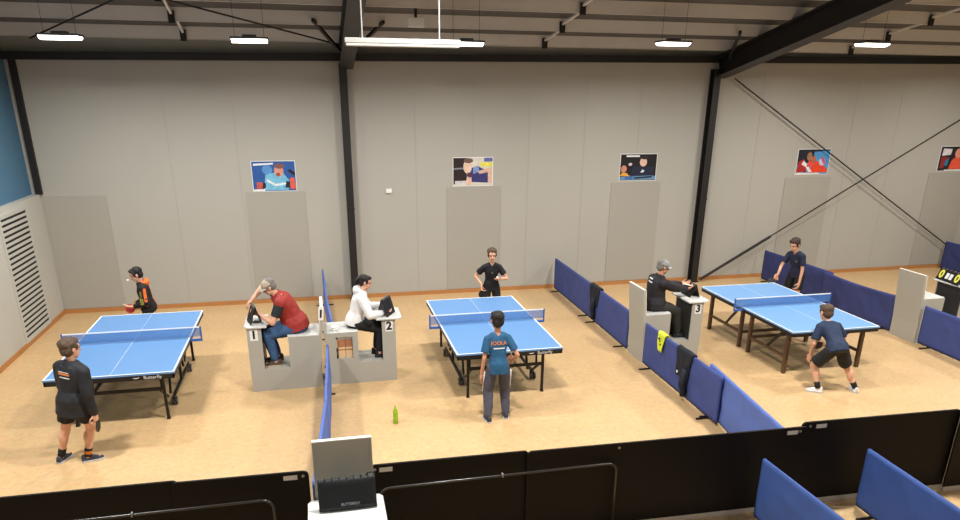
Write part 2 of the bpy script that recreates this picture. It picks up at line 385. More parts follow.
poster(10.82, 11.65, 2.39, 2.94, 'poster of two players in red behind the crossing brace rod', (74, 146, 202), [
    ('p', (24, 26, 40), (0, .4), (0, 1), (.5, 1), (.5, .5)), ('p', (24, 34, 64), (.5, .9), (1, .95), (1, 1), (.5, 1)), ('p', (168, 38, 36), (0, .06), (.04, .5), (.2, .62), (.34, .1)),
    ('p', (222, 66, 38), (.4, .06), (.5, .56), (.7, .5), (.98, .2), (.98, .06)), ('p', (236, 232, 228), (.14, .4), (.2, .56), (.34, .36), (.5, .1), (.4, .08), (.28, .3)), ('p', (226, 70, 52), (.3, .3), (.36, .56), (.48, .5), (.44, .3)),
    ('e', (150, 110, 82), .36, .72, .08, .17), ('e', (176, 96, 74), .5, .58, .08, .16), ('e', (200, 190, 214), .78, .5, .1, .16), ('p', (182, 96, 140), (.7, .66), (.8, .7), (.92, .4), (.86, .36)),
    ('p', (228, 226, 222), (0, 0), (.74, 0), (.74, .05), (0, .06)), ('p', (54, 40, 34), (.22, .06), (.28, .14), (.32, .06))])
poster(14.7, 15.53, 2.41, 2.97, 'poster of a player in orange red at the right end of the back wall', (30, 30, 36), [
    ('p', (214, 206, 212), (.06, .62), (.08, .92), (.38, .9), (.36, .66)), ('p', (134, 42, 42), (.06, .1), (.06, .58), (.34, .56), (.18, .1)), ('p', (46, 110, 146), (.2, .2), (.22, .46), (.34, .5), (.3, .2)),
    ('p', (222, 84, 58), (.36, .06), (.44, .44), (.58, .6), (.98, .62), (.98, .06)), ('e', (214, 140, 118), .62, .72, .12, .2), ('p', (224, 224, 222), (.24, 0), (.98, 0), (.98, .05), (.24, .04))])

# ------------------------------------------------------------------ hanging lamps
LAMP = mat('lamp_diffuser', (255, 250, 240), 0.4, var=0.0, emit=5.0)
LAMPBODY = mat('lamp_body', (80, 80, 79), 0.5)
def lamp_light(loc, power, sx, sy):
    l = bpy.data.lights.new('lamp_glow', 'AREA'); l.shape = 'RECTANGLE'; l.size = sx; l.size_y = sy; l.energy = power; l.color = (1.0, 0.98, 0.945); l.spread = R(164)
    return l
def high_bay(x, y, z, label, power, w=0.5):
    t = thing('hanging_lamp', label, 'lamp', (x, y, z), 0, 'high bay lamps under the roof')
    mb = MB(); mb.box((-w / 2 - 0.02, -0.16, 0.055), (w / 2 + 0.02, 0.16, 0.085)); mb.box((-0.1, -0.08, 0.085), (0.1, 0.08, 0.12))
    mb.build('housing', LAMPBODY, t, bevel=0.006)
    rs = []
    for i in range(9):
        a = PI * i / 8; rs.append([V(sx, 0.15 * math.cos(a), 0.055 - 0.05 * math.sin(a)) for sx in (-w / 2, w / 2)])
    mb = MB(); vs = [p for r in rs for p in r]; fs = [[2 * i, 2 * i + 1, 2 * i + 3, 2 * i + 2] for i in range(8)]
    fs += [[2 * i for i in range(9)], [2 * i + 1 for i in range(9)]]
    mb.add(vs, fs).build('diffuser', LAMP, t)
    zt = zroof(y) - 0.01 - z
    for s in (-1, 1):
        MB().tube([(s * w * 0.42, 0, 0.08), (s * w * 0.42, 0, zt)], 0.003, 6).build('hanger_wire', STEEL, t)
    if power:
        l = lamp_light(None, power, w, 0.3); lo = bpy.data.objects.new('lamp_glow', l); COL.objects.link(lo); lo.location = (x, y, z - 0.03)
    return t
PW = 60
for x, y, z, lab in ((-3.35, 12, 4.76, 'glowing high bay lamp at the left end of the row, beside the blue wall'), (-0.79, 12, 4.77, 'glowing high bay lamp left of the middle roof beam'),
                (2.5, 12, 4.79, 'glowing high bay lamp behind the long pale batten lamp'), (6.06, 12, 4.86, 'glowing high bay lamp over the gap between the middle and right tables'),
                (9.95, 12, 4.92, 'glowing high bay lamp right of the heavy right roof beam')):
    high_bay(x, y, z, lab, PW)
for x in (-3.3, 1.5, 6.4, 11.5):
    for y in (6.5, 1.0):
        high_bay(x, y, 6.0, 'high bay lamp of the near rows above and behind the viewer', PW * (3.1 if y > 3 else 0.5))
high_bay(14.2, 12, 4.95, 'high bay lamp beyond the right edge of the view', PW)
high_bay(15.0, 6.5, 6.0, 'high bay lamp of the near rows far to the right', PW)
t = thing('batten_lamp', 'long slim pale batten lamp hung beside the middle roof beam', 'lamp', (1.0, 8.0, 4.58))
MB().box((-0.6, -0.045, 0.0), (0.6, 0.045, 0.05)).build('housing', mat('batten_grey', (150, 149, 145), 0.6), t, bevel=0.006)
mb = MB(); mb.box((-0.59, -0.04, -0.028), (0.59, 0.04, 0.0)); mb.build('diffuser', mat('batten_diffuser', (168, 165, 158), 0.5, var=0, emit=0.06), t, bevel=0.01)  # faint emission added to an unlit diffuser to lift its tone
for s in (-0.42, 0.38):
    MB().tube([(s, 0, 0.05), (s, 0, zroof(8.0) - 4.59)], 0.008, 6).build('hanger_wire', HUBM, t)
t = thing('junction_box', 'small pale grey box fixed under the roof above the batten lamp', 'junction box', (1.78, 12.55, zroof(12.55) - 0.33))
MB().box((-0.13, -0.05, -0.07), (0.13, 0.05, 0.07)).build('housing', WHITE, t, bevel=0.008)
MB().box((-0.02, -0.03, 0.07), (0.02, 0.03, 0.27)).build('bracket', STEEL, t)

# ------------------------------------------------------------------ tables
def tops(t, mblue, top_z=0.76, th=0.024):
    for s in (-1, 1):
        y0, y1 = (0.004, 1.37) if s > 0 else (-1.37, -0.004)
        top = MB().box((-0.7625, y0, top_z - th), (0.7625, y1, top_z)).build('tabletop', mblue, t)
        mb = MB(); z0, z1 = top_z, top_z + 0.0012
        mb.box((-0.7625, y0, z0), (-0.7425, y1, z1)); mb.box((0.7425, y0, z0), (0.7625, y1, z1))
        ye = (y1 - 0.02, y1) if s > 0 else (y0, y0 + 0.02)
        mb.box((-0.7425, ye[0], z0), (0.7425, ye[1], z1)); mb.box((-0.0017, min(y0, y1), z0), (0.0017, max(y0, y1), z1 - 0.0004))
        mb.build('court_lines', LINE, top)
def net(t, matn, postm, ext=0.1525, tape=0.016):
    W = 0.7625 + ext
    n = MB().box((-W, -0.003, 0.765), (W, 0.003, 0.905)).build('net', matn, t)
    MB().box((-W, -0.005, 0.9), (W, 0.005, 0.9 + tape)).build('net_tape', LINE, n)
    for s in (-1, 1):
        mb = MB().tube([(s * W, 0, 0.70), (s * W, 0, 0.918)], 0.012); mb.box((min(s * 0.72, s * W), -0.02, 0.70), (max(s * 0.72, s * W), 0.02, 0.73))
        mb.build('net_post', postm, t)
def rolling_table(cx, cy, label, net_mat, postm):
    t = thing('table_tennis_table', label, 'table', (cx, cy, 0))
    tops(t, TBLUE); net(t, net_mat, postm)
    for s in (-1, 1):
        mb = MB(); y0, y1 = s * 0.03, s * 1.37
        a, b = min(y0, y1), max(y0, y1)
        for x in (-0.7575, 0.7375): mb.box((x, a, 0.685), (x + 0.02, b, 0.736))
        mb.box((-0.7575, y1 - (0.02 if s > 0 else 0), 0.672), (0.7575, y1 + (0 if s > 0 else 0.02), 0.736)); mb.box((-0.7575, y0 - 0.01, 0.69), (0.7575, y0 + 0.01, 0.736))
        ap = mb.build('apron', BLK, t)
        if s < 0:
            ya = y1 - 0.0015
            add_text('brand_lettering', 'Butterfly', 0.062, frame((0.50, ya, 0.704), (1, 0, 0), (0, 0, 1)), STICK, ap, 0.0008, 0.0)
            MB().add([V(0.26, ya, 0.705), V(0.29, ya, 0.695), V(0.33, ya, 0.70), V(0.345, ya, 0.715), V(0.325, ya, 0.708), V(0.295, ya, 0.706)], [(0, 1, 2, 3, 4, 5)]).build('brand_mark', LINE, ap)
        for x in (-0.555, 0.555):
            mb = MB().beam((x, s * 1.12, 0.70), (x, s * 1.12, 0.015), 0.035, 0.035, (0, 1, 0)); mb.box((x - 0.022, s * 1.12 - 0.022, 0), (x + 0.022, s * 1.12 + 0.022, 0.02))
            mb.build('leg', BLK, t)
        MB().beam((-0.555, s * 1.12, 0.44), (0.555, s * 1.12, 0.44), 0.03, 0.04).build('crossbar', BLK, t)
        for x in (-0.5, 0.5):
            mb = MB().beam((x, s * 1.10, 0.42), (x, s * 0.70, 0.15), 0.022, 0.03); mb.beam((x, s * 0.98, 0.69), (x, s * 0.98, 0.36), 0.025, 0.025, (0, 1, 0)); mb.beam((x, s * 0.32, 0.70), (x, s * 0.55, 0.13), 0.03, 0.03)
            mb.build('folding_brace', BLK, t)
    for x in (-0.56, 0.56):
        mb = MB().beam((x, -0.6, 0.125), (x, 0.6, 0.125), 0.035, 0.035); mb.beam((x, 0, 0.125), (x, 0, 0.69), 0.035, 0.035, (0, 1, 0))
        mb.build('trolley_rail', BLK, t)
        for s in (-1, 1):
            y = s * 0.64
            c = MB().beam((x, y, 0.15), (x, y, 0.055), 0.02, 0.05, (0, 1, 0)).build('caster', BLK, t)
            for d in (-0.025, 0.025):
                M_ = Matrix.Translation(V(x + d, y, 0.058)) @ Matrix.Rotation(PI / 2, 4, 'Y')
                MB().lathe([(0.02, -0.014), (0.05, -0.014), (0.058, -0.008), (0.058, 0.008), (0.05, 0.014), (0.02, 0.014)], n=18).xform(M_).build('wheel', [RUBB], c)
                MB().lathe([(0.001, -0.016), (0.03, -0.016), (0.03, 0.016), (0.001, 0.016)], n=14).xform(M_).build('wheel_hub', HUBM, c)
    MB().beam((-0.56, 0, 0.3), (0.56, 0, 0.3), 0.03, 0.03).build('trolley_crossbar', BLK, t)
    return t
rolling_table(-2.685, 10.41, 'blue table tennis table on black wheeled frame with pale net, leftmost court', NETB, NETBL)
rolling_table(2.485, 10.275, 'blue table tennis table on black wheeled frame in the middle court', NETB, NETBL)
def timber_table(cx, cy):
    t = thing('table_tennis_table', 'pale blue table tennis table on square brown timber legs, rightmost court', 'table', (cx, cy, 0))
    tops(t, TBLUE2); net(t, NETB, NETBL)
    for s in (-1, 1):
        y0, y1 = s * 0.02, s * 1.36; a, b = min(y0, y1), max(y0, y1)
        mb = MB()
        for x in (-0.755, 0.735): mb.box((x, a, 0.68), (x + 0.02, b, 0.736))
        mb.box((-0.735, y1 - 0.01, 0.68), (0.735, y1 + 0.01, 0.736)); mb.box((-0.735, y0 - 0.01, 0.68), (0.735, y0 + 0.01, 0.736))
        mb.build('apron', BLK, t)
        for x in (-0.64, 0.69):
            for yy in (0.14, 1.13):
                MB().box((x - 0.028, s * yy - 0.028, 0), (x + 0.028, s * yy + 0.028, 0.735)).build('leg', BRWN, t, bevel=0.003)
            MB().beam((x, s * 0.14, 0.27), (x, s * 1.13, 0.27), 0.03, 0.045).build('stretcher', BRWN, t)
            ya, yb2 = (0.62, 0.22) if s > 0 else (0.62, 1.05)
            MB().beam((x, s * ya, 0.28), (x, s * yb2, 0.71), 0.028, 0.035).build('brace', BLK, t)
        MB().beam((-0.64, s * 0.14, 0.27), (0.69, s * 0.14, 0.27), 0.03, 0.045).build('stretcher', BRWN, t)
    return t
timber_table(7.635, 10.19)

# ------------------------------------------------------------------ umpire stations
def station(label, loc, rz, sx, number=None, cubby=False, wid=0.55, sign=False, BH=1.225, ov=1.10, so=0.002, SD=0.44):
    t = thing('umpire_station', label, 'umpire station', loc, rz)
    def bx(mb, a, b, mi=0):
        x0, x1 = sorted((a[0] * sx, b[0] * sx)); return mb.box((x0, a[1], a[2]), (x1, b[1], b[2]), mi)
    for yy in (0.0, wid - 0.018):
        mb = MB(); y0, y1 = yy, yy + 0.018
        bx(mb, (0, y0, 0), (1.0, y1, 0.33)); bx(mb, (0.80, y0, 0.33), (1.0, y1, 0.97)); bx(mb, (0, y0, 0.33), (0.05, y1, BH))
        if cubby:
            bx(mb, (0.05, y0, 0.33), (SD, y1, 0.40)); bx(mb, (0.05, y0, 0.40), (0.12, y1, 0.80)); bx(mb, (0.36, y0, 0.40), (SD, y1, 0.80)); bx(mb, (0.12, y0, 0.74), (0.36, y1, 0.80))
        else:
            xi = 0.05 - (0.47 / (BH - 0.33)) * 0.085 * (BH - 0.3)
            mb.prism([(0.05 * sx, 0.33), (SD * sx, 0.33), (SD * sx, 0.80), (xi * sx, 0.80)], 'y', y0, y1)
        for v in mb.v:
            if v.z > 0.31 and abs(v.x) < 0.06 : v.x -= sx * 0.085 * (v.z - 0.3) * (1 if v.z > 0.9 or abs(v.x) < 0.003 else 0)
        mb.build('side_panel', PLY, t)
    def tilt(mb):
        for v in mb.v:
            if v.z > 0.31: v.x -= sx * 0.085 * (v.z - 0.3)
        return mb
    mb = MB(); bx(mb, (0.0, 0.018, 0), (0.04, wid - 0.018, 0.33)); bx(mb, (0.0, 0.018, 0.33), (0.04, wid - 0.018, BH)); tilt(mb).build('backrest', PLY, t)
    if BH > 1: mb = MB(); bx(mb, (0.0, -0.003, BH - 0.002), (0.042, wid + 0.003, BH + 0.006)); bx(mb, (0.041, -0.002, 0.83), (0.05, 0.01, BH)); bx(mb, (0.041, wid - 0.01, 0.83), (0.05, wid + 0.002, BH)); tilt(mb).build('backrest_edging', PLYEDGE, t)
    c = 0.03; b0 = 0.0 if so < 0.01 else 0.07; pl = [(b0, -so), (SD + 0.01 - c, -so), (SD + 0.01, -so + c), (SD + 0.01, wid + so - c), (SD + 0.01 - c, wid + so), (b0, wid + so), (b0 - min(so, 0.04), wid + so - 0.03), (b0 - min(so, 0.04), -so + 0.03)]
    MB().prism([(x * sx, y) for x, y in pl], 'z', 0.80, 0.818).build('seat', PLYTOP, t, bevel=0.006)
    mb = MB(); bx(mb, (SD - 0.015, 0.018, 0.33), (SD, wid - 0.018, 0.80)); mb.build('seat_front', PLY, t)
    mb = MB(); bx(mb, (0.04, 0.018, 0.31), (0.985, wid - 0.018, 0.335)); mb.build('footrest', PLY, t)
    mb = MB(); bx(mb, (0.985, 0.018, 0), (1.0, wid - 0.018, 0.97)); mb.build('end_panel', PLY, t)
    mb = MB(); bx(mb, (0.80, 0.018, 0.335), (0.815, wid - 0.018, 0.97)); mb.build('shaded_inner_panel', STEELG_SHADE, t)  # inner face of desk column, its shade put into the dark colour
    c = 0.05; pl = [(0.72, -0.03), (ov - c, -0.03), (ov, -0.03 + c), (ov, wid + 0.03 - c), (ov - c, wid + 0.03), (0.72, wid + 0.03)]
    MB().prism([(x * sx, y) for x, y in pl], 'z', 0.97, 0.995).build('desk_top', PLYTOP, t, bevel=0.006)
    if number:
        mb = MB(); bx(mb, (0.85, -0.004, 0.785), (0.96, 0, 0.95)); pl_ = mb.build('number_plate', WHITE, t)
        add_text('number', number, 0.17, frame((0.905 * sx, -0.0055, 0.867), (1, 0, 0), (0, 0, 1)), BLACKP, pl_, 0.001, 0.006)
    if sign:
        mb = MB(); bx(mb, (-0.012, -0.006, 1.03), (0.062, 0, BH + 0.005)); s_ = tilt(mb).build('edge_sign', WHITE, t)
        mb = MB(); bx(mb, (0.012, -0.008, 1.07), (0.04, -0.005, 1.19)); tilt(mb).build('edge_sign_print', DARK, s_)
    return t
station('grey umpire station numbered 1 with red vested umpire sitting on it', (-0.095, 9.99, 0), 0, -1, '1', sign=True, ov=1.03)
station('grey umpire station numbered 2 with a box cubby under the seat', (0.015, 10.03, 0), 0, 1, '2', cubby=True, wid=0.52, BH=0.82)
station('grey umpire station numbered 3 beside the right hand table', (4.99, 9.93, 0), 0, 1, '3')
station('grey umpire station at the right edge carrying the yellow digit scoreboard', (10.15, 9.84, 0), 0, 1, wid=0.58)
station('empty grey umpire station in the gap of the black barrier, backed by tall board', (-0.185, 5.49, 0), -PI / 2, 1, wid=0.5, BH=1.33, so=0.07, SD=0.5)
# boxes in the cubby of station 2
for k, (x, z0, z1, m, lab) in enumerate(((0.215, 0.402, 0.57, CARD2, 'tan cardboard box in the cubby, lower left'), (0.325, 0.402, 0.57, CARD2, 'tan cardboard box in the cubby, lower right'),
                           (0.215, 0.572, 0.735, CARD, 'brown cardboard box in the cubby, upper left'), (0.325, 0.572, 0.735, CARD, 'brown cardboard box in the cubby, upper right'))):
    t = thing('cardboard_box', lab, 'box', (x, 10.2, z0), 0, 'cardboard boxes in the station 2 cubby')
    MB().box((-0.053, -0.13, 0), (0.053, 0.13, z1 - z0)).build('body', m, t, bevel=0.004)
    MB().box((-0.0535, -0.131, (z1 - z0) - 0.05), (0.0535, -0.1295, (z1 - z0) - 0.002) if k > 1 else (0.0535, -0.1295, (z1 - z0) - 0.03)).build('flap', PAPER if k > 1 else CARD, t)
t = thing('cubby_shelf', 'thin shelf board carrying the boxes in the station 2 cubby', 'shelf', (0.275, 10.2, 0.385))
MB().box((-0.12, -0.149, 0), (0.12, 0.149, 0.016)).build('board', PLY, t)
t = thing('white_tub', 'small white plastic tub on the seat of station 2 beside the backrest', 'tub', (0.13, 10.12, 0.8185))
MB().lathe([(0.035, 0), (0.042, 0.01), (0.05, 0.06), (0.047, 0.06), (0.038, 0.014), (0.001, 0.012)], n=20).build('body', WHITE, t, smooth=True)
MB().lathe([(0.046, 0.054), (0.054, 0.056), (0.054, 0.064), (0.046, 0.064)], n=20).build('rim', WHITE, t)

# flip scoreboards: two leaves in an A with turning cards
def flip_board(label, loc, rz, w=0.30, h=0.26, lean=0.34, front=True):
    t = thing('flip_scoreboard', label, 'scoreboard', loc, rz)
    for s in (-1, 1):
        M_ = Matrix.Translation(V(0, s * 0.085, 0)) @ Matrix.Rotation(s * lean, 4, 'X')
        MB().box((-w / 2, -0.004, 0), (w / 2, 0.004, h)).xform(M_).build('leaf', BLACKP, t)
        for k, x in enumerate((-w * 0.3, -w * 0.06, w * 0.06, w * 0.3)):
            wd = w * 0.17 if k in (0, 3) else w * 0.045
            MB().box((x - wd, s * 0.0045 - 0.003, h * 0.2), (x + wd, s * 0.0045 + 0.003, h * 0.95)).xform(M_).build('card', [BLACKP, SCREEN][k % 2], t)
    for k in range(6):
        x = -w * 0.42 + k * w * 0.168
        MB().tube([V(x, 0.02 * math.cos(a), h * 0.93 + 0.02 * math.sin(a)) for a in [2 * PI * i / 10 for i in range(11)]], 0.003, 6).build('ring', HUBM, t)
    return t
flip_board('black flip scoreboard under the hands of the red vested man', (-0.985, 10.2, 0.996), PI / 2 + 0.25, h=0.27)
flip_board('black flip scoreboard in front of the woman in white', (0.90, 10.22, 0.996), PI / 2 - 0.5, h=0.27, lean=0.3)
flip_board('low black flip scoreboard before the man in the grey cap', (5.93, 10.28, 0.996), PI / 2, h=0.22)
t = flip_board('black flip scoreboard showing yellow zeros on the far right umpire station', (10.97, 10.16, 0.996), -PI / 2 - 0.12, w=0.56, h=0.20, lean=0.38)
YEL = mat('digit_yellow', (226, 222, 90), 0.5)
M0 = Matrix.Translation(V(0, -0.085, 0)) @ Matrix.Rotation(-0.38, 4, 'X')
for x in (-0.19, 0.19):
    add_text('yellow_digit', '0', 0.2, M0 @ frame((x, -0.011, 0.105), (1, 0, 0), (0, 0, 1)), YEL, t, 0.001, 0.008)
for x in (-0.045, 0.045):
    MB().box((x - 0.033, -0.013, 0.05), (x + 0.033, -0.009, 0.155)).xform(M0).build('small_card', WHITE, t)
# black scoreboard case on the near station seat
t = thing('scoreboard_case', 'black lettered scoreboard case leaning on the near station seat', 'case', (0.08, 5.24, 0.8195))
lean = R(24)
M_ = Matrix.Rotation(-lean, 4, 'X')
mb = MB(); nx, nz = 14, 8; vs = []; fs = []
for side in (0, 1):
    for j in range(nz + 1):
        for i in range(nx + 1):
            u, w_ = i / nx, j / nz
            edge = min(u, 1 - u, w_, 1 - w_) * 8; pf = min(1, edge)
            y = (-1 if side == 0 else 1) * (0.008 + 0.012 * pf) + 0.003 * noise.noise(V(u * 5, w_ * 4, side * 9))
            top = 0.008 * noise.noise(V(u * 9, 3, 1)) if j == nz else 0
            vs.append(V((u - 0.5) * 0.48, y, w_ * 0.27 + top))
st = (nx + 1) * (nz + 1)
for side in (0, 1):
    for j in range(nz):
        for i in range(nx):
            a = side * st + j * (nx + 1) + i; fs.append([a, a + 1, a + nx + 2, a + nx + 1])
for i in range(nx):
    fs.append([i, i + 1, st + i + 1, st + i]); a = nz * (nx + 1) + i; fs.append([a, a + 1, st + a + 1, st + a])
for j in range(nz):
    a = j * (nx + 1); fs.append([a, a + nx + 1, st + a + nx + 1, st + a]); a += nx; fs.append([a, a + nx + 1, st + a + nx + 1, st + a])
mb.add(vs, fs).xform(M_ @ Matrix.Translation(V(0, 0, 0.008))); mb.build('case_body', SCREEN, t, smooth=True)
add_text('case_lettering', 'BUTTERFLY', 0.03, M_ @ frame((0.02, -0.0235, 0.055), (1, 0, 0), (0, 0, 1)), GREYT, t, 0.0006, 0.0006)
for k in range(7):
    x = -0.18 + k * 0.06
    MB().tube([M_ @ V(x, 0.016 * math.cos(a), 0.272 + 0.016 * math.sin(a)) for a in [2 * PI * i / 10 for i in range(11)]], 0.0035, 6).build('binding_ring', BLACKP, t)
mb = MB().tube([M_ @ p for p in (V(0.16, 0, 0.275), V(0.18, 0, 0.297), V(0.22, 0, 0.30), V(0.245, 0, 0.28))], 0.006, 8); mb.build('handle', BLACKP, t, smooth=True)

# ------------------------------------------------------------------ blue barriers
def barrier(label, A, B, m, h=0.70, group='blue court barriers', sag=0.0, seed=0, fl=0.17):
    A = Vector((A[0], A[1], 0)); B = Vector((B[0], B[1], 0)); L = (B - A).length; d = (B - A).normalized()
    ang = math.atan2(d.y, d.x)
    t = thing('court_barrier', label, 'barrier', A, ang, group)
    nx, nz = max(8, int(L / 0.05)), 14; th = 0.017; vs = []; fs = []
    for side in (-1, 1):
        for j in range(nz + 1):
            for i in range(nx + 1):
                u, w_ = i / nx, j / nz
                e = min(1, min(u, 1 - u) * 10) * min(1, min(w_, 1 - w_) * 4)
                off = e * (0.030 * noise.noise(V(u * L * 2.3 + seed * 7.1, w_ * 1.6, seed + 0.5)) + 0.02 * noise.noise(V(u * L * 6.5 + w_ * 2.4 + seed * 3.3, w_ * 3.1, seed + 4.5)))
                z = 0.035 + (h - 0.035) * w_ - sag * math.sin(PI * u) * w_
                vs.append(V(u * L, side * th * (1.0 if 0 < j < nz else 0.8) + off, z))
    st = (nx + 1) * (nz + 1)
    for s_ in (0, 1):
        for j in range(nz):
            for i in range(nx):
                a = s_ * st + j * (nx + 1) + i; fs.append([a, a + 1, a + nx + 2, a + nx + 1])
    for i in range(nx):
        for a in (i, nz * (nx + 1) + i): fs.append([a, a + 1, st + a + 1, st + a])
    for j in range(nz):
        for a in (j * (nx + 1), j * (nx + 1) + nx): fs.append([a, a + nx + 1, st + a + nx + 1, st + a])
    MB().add(vs, fs).build('cover', m, t, smooth=True)
    fr = MB().tube([(0.015, 0, 0.02), (0.015, 0, h - 0.02)], 0.009, 8)
    fr.tube([(L - 0.015, 0, 0.02), (L - 0.015, 0, h - 0.02)], 0.009, 8); fr.tube([(0.01, 0, 0.03), (L - 0.01, 0, 0.03)], 0.009, 8)
    fr.build('frame', BLK, t)
    for u in ((0.1, 0.9) if L > 1.3 else (0.5,)):
        mb = MB().beam((u * L, -fl, 0.01), (u * L, fl, 0.01), 0.025, 0.02); mb.box((u * L - 0.012, -0.012, 0), (u * L + 0.012, 0.012, 0.05))
        mb.build('foot', BLK, t)
    return t
barrier('blue barrier between left and middle courts, farthest one by the back wall', (0.03, 14.55), (0.06, 12.35), CLOTHL, seed=1)
barrier('blue barrier seen end on behind the stations 1 and 2', (0.06, 12.3), (0.12, 10.62), CLOTHL, seed=2)
barrier('blue barrier seen end on in front of stations 1 and 2', (0.01, 9.86), (-0.06, 7.85), CLOTHL, seed=3, fl=0.07)
barrier('blue barrier running from station 1 towards the near grey station board', (-0.065, 7.82), (-0.21, 5.98), CLOTHL, seed=4, fl=0.07)
barrier('blue barrier right of the middle court, farthest one touching the back wall end', (5.06, 14.62), (5.03, 12.34), CLOTHB, seed=5)
barrier('blue barrier right of the middle court, second from the back, ending at station 3', (5.03, 12.32), (5.0, 10.56), CLOTHB, seed=6)
barrier('blue barrier draped with a yellow cloth in front of station 3', (4.99, 9.88), (4.96, 7.56), CLOTHB, seed=7)
barrier('blue barrier right of the middle court, nearest one behind the black panels', (5.07, 8.03), (4.80, 5.98), CLOTHL, seed=8)
barrier('blue barrier behind the right hand table, farthest one at the back wall', (10.17, 14.5), (10.24, 12.25), CLOTHD, seed=9)
barrier('sagging blue barrier between the right table and the plain grey board', (10.12, 12.35), (10.2, 10.48), CLOTHD, sag=0.03, seed=10)
barrier('blue barrier at the right edge in front of the scoreboard station', (10.19, 9.80), (10.1, 7.4), CLOTHB, seed=11)
barrier('blue barrier standing upright at the far right edge against the back wall', (15.33, 14.6), (15.3, 12.3), CLOTHD, seed=12)
barrier('nearest blue barrier leading off the black panels, left one of the two in front', (4.20, 5.50), (4.26, 3.25), CLOTHN, seed=13)
barrier('nearest blue barrier leading off the black panels, right one of the two in front', (5.39, 5.46), (5.32, 3.2), CLOTHN, seed=14)
barrier('sliver of blue barrier in the bottom right corner of the view', (6.05, 4.45), (6.0, 2.4), CLOTHN, h=0.66, seed=15)

# ------------------------------------------------------------------ black boards in front
def black_board(label, A, B, h, stickers=(), screws=(), rc=0.05, rail=False):
    A = Vector((A[0], A[1], 0)); B = Vector((B[0], B[1], 0)); L = (B - A).length; ang = math.atan2(B.y - A.y, B.x - A.x)
    t = thing('black_panel', label, 'panel', A, ang, 'black panels along the front')
    z0 = 0.055
    pl = [(0, z0), (L, z0)]
    for cx, a0 in ((L - rc, 0), (rc, PI / 2)):
        for k in range(6):
            a = a0 + PI / 2 * k / 5; pl.append((cx + rc * math.cos(a), h - rc + rc * math.sin(a)))
    MB().prism(pl, 'y', -0.012, 0.012).build('board', BLKBOARD, t, bevel=0.003)
    MB().box((0.0, -0.018, 0.0), (L, 0.018, 0.056)).build('base_rail', RAIL, t)
    for x in stickers: MB().box((x - 0.06, -0.0145, h - 0.075), (x + 0.06, -0.0118, h - 0.03)).build('sticker', STICK, t)
    for x in screws:
        M_ = Matrix.Translation(V(x, -0.0125, h - 0.045)) @ Matrix.Rotation(PI / 2, 4, 'X')
        MB().lathe([(0.014, -0.002), (0.014, 0.004), (0.004, 0.006)], n=12).xform(M_).build('screw', HUBM, t)
    return t
black_board('black panel at the bottom left edge of the view', (-3.9, 5.86), (-1.35, 5.83), 0.945)
black_board('narrow black panel just left of the near grey board, sticker at its right corner', (-1.40, 5.79), (-0.24, 5.76), 0.95, (1.0,), (1.11,))
black_board('black panel just right of the near grey board, sticker at its left corner', (0.295, 5.75), (1.80, 5.72), 0.945, (0.15,), (0.05,))
black_board('wide black panel in the middle of the front row', (1.77, 5.685), (4.735, 5.61), 0.955, (2.79,), (0.92, 2.875), rail=True)
black_board('black panel right of centre behind the nearest blue barriers', (4.70, 5.66), (6.60, 5.60), 0.975, (0.22,), (0.09,), rail=True)
black_board('black panel cut off by the right edge of the view', (6.56, 5.545), (8.0, 5.51), 0.94)
def tube_frame(label, x0, x1, y, h):
    t = thing('tube_frame', label, 'frame', ((x0 + x1) / 2, y, 0), 0, 'tube frames before the black panels'); w = (x1 - x0) / 2; rc = 0.09
    pts = [V(-w, 0, 0.01), V(-w, 0, h - rc)] + [V(-w + rc - rc * math.cos(a), 0, h - rc + rc * math.sin(a)) for a in (0.4, 0.8, 1.2)] + [V(-w + rc, 0, h), V(w - rc, 0, h)] + \
          [V(w - rc + rc * math.sin(a), 0, h - rc + rc * math.cos(a)) for a in (0.4, 0.8, 1.2)] + [V(w, 0, h - rc), V(w, 0, 0.01)]
    MB().tube(pts, 0.012, 10).build('bent_tube', mat('tube_black', (40, 37, 35), 0.28, spec=0.6), t, smooth=True)
    for s in (-1, 1): MB().beam((s * w, -0.16, 0.01), (s * w, 0.02, 0.01), 0.03, 0.02).build('foot', BLK, t)
    MB().box((-0.006, -0.015, h - 0.015), (0.006, 0.015, h + 0.022)).build('clip', HUBM, t)
tube_frame('low black tube frame before the panels right of the near grey board', 0.37, 2.655, 5.60, 0.775)
tube_frame('low black tube frame before the panels at the bottom left', -2.85, -0.56, 5.64, 0.765)

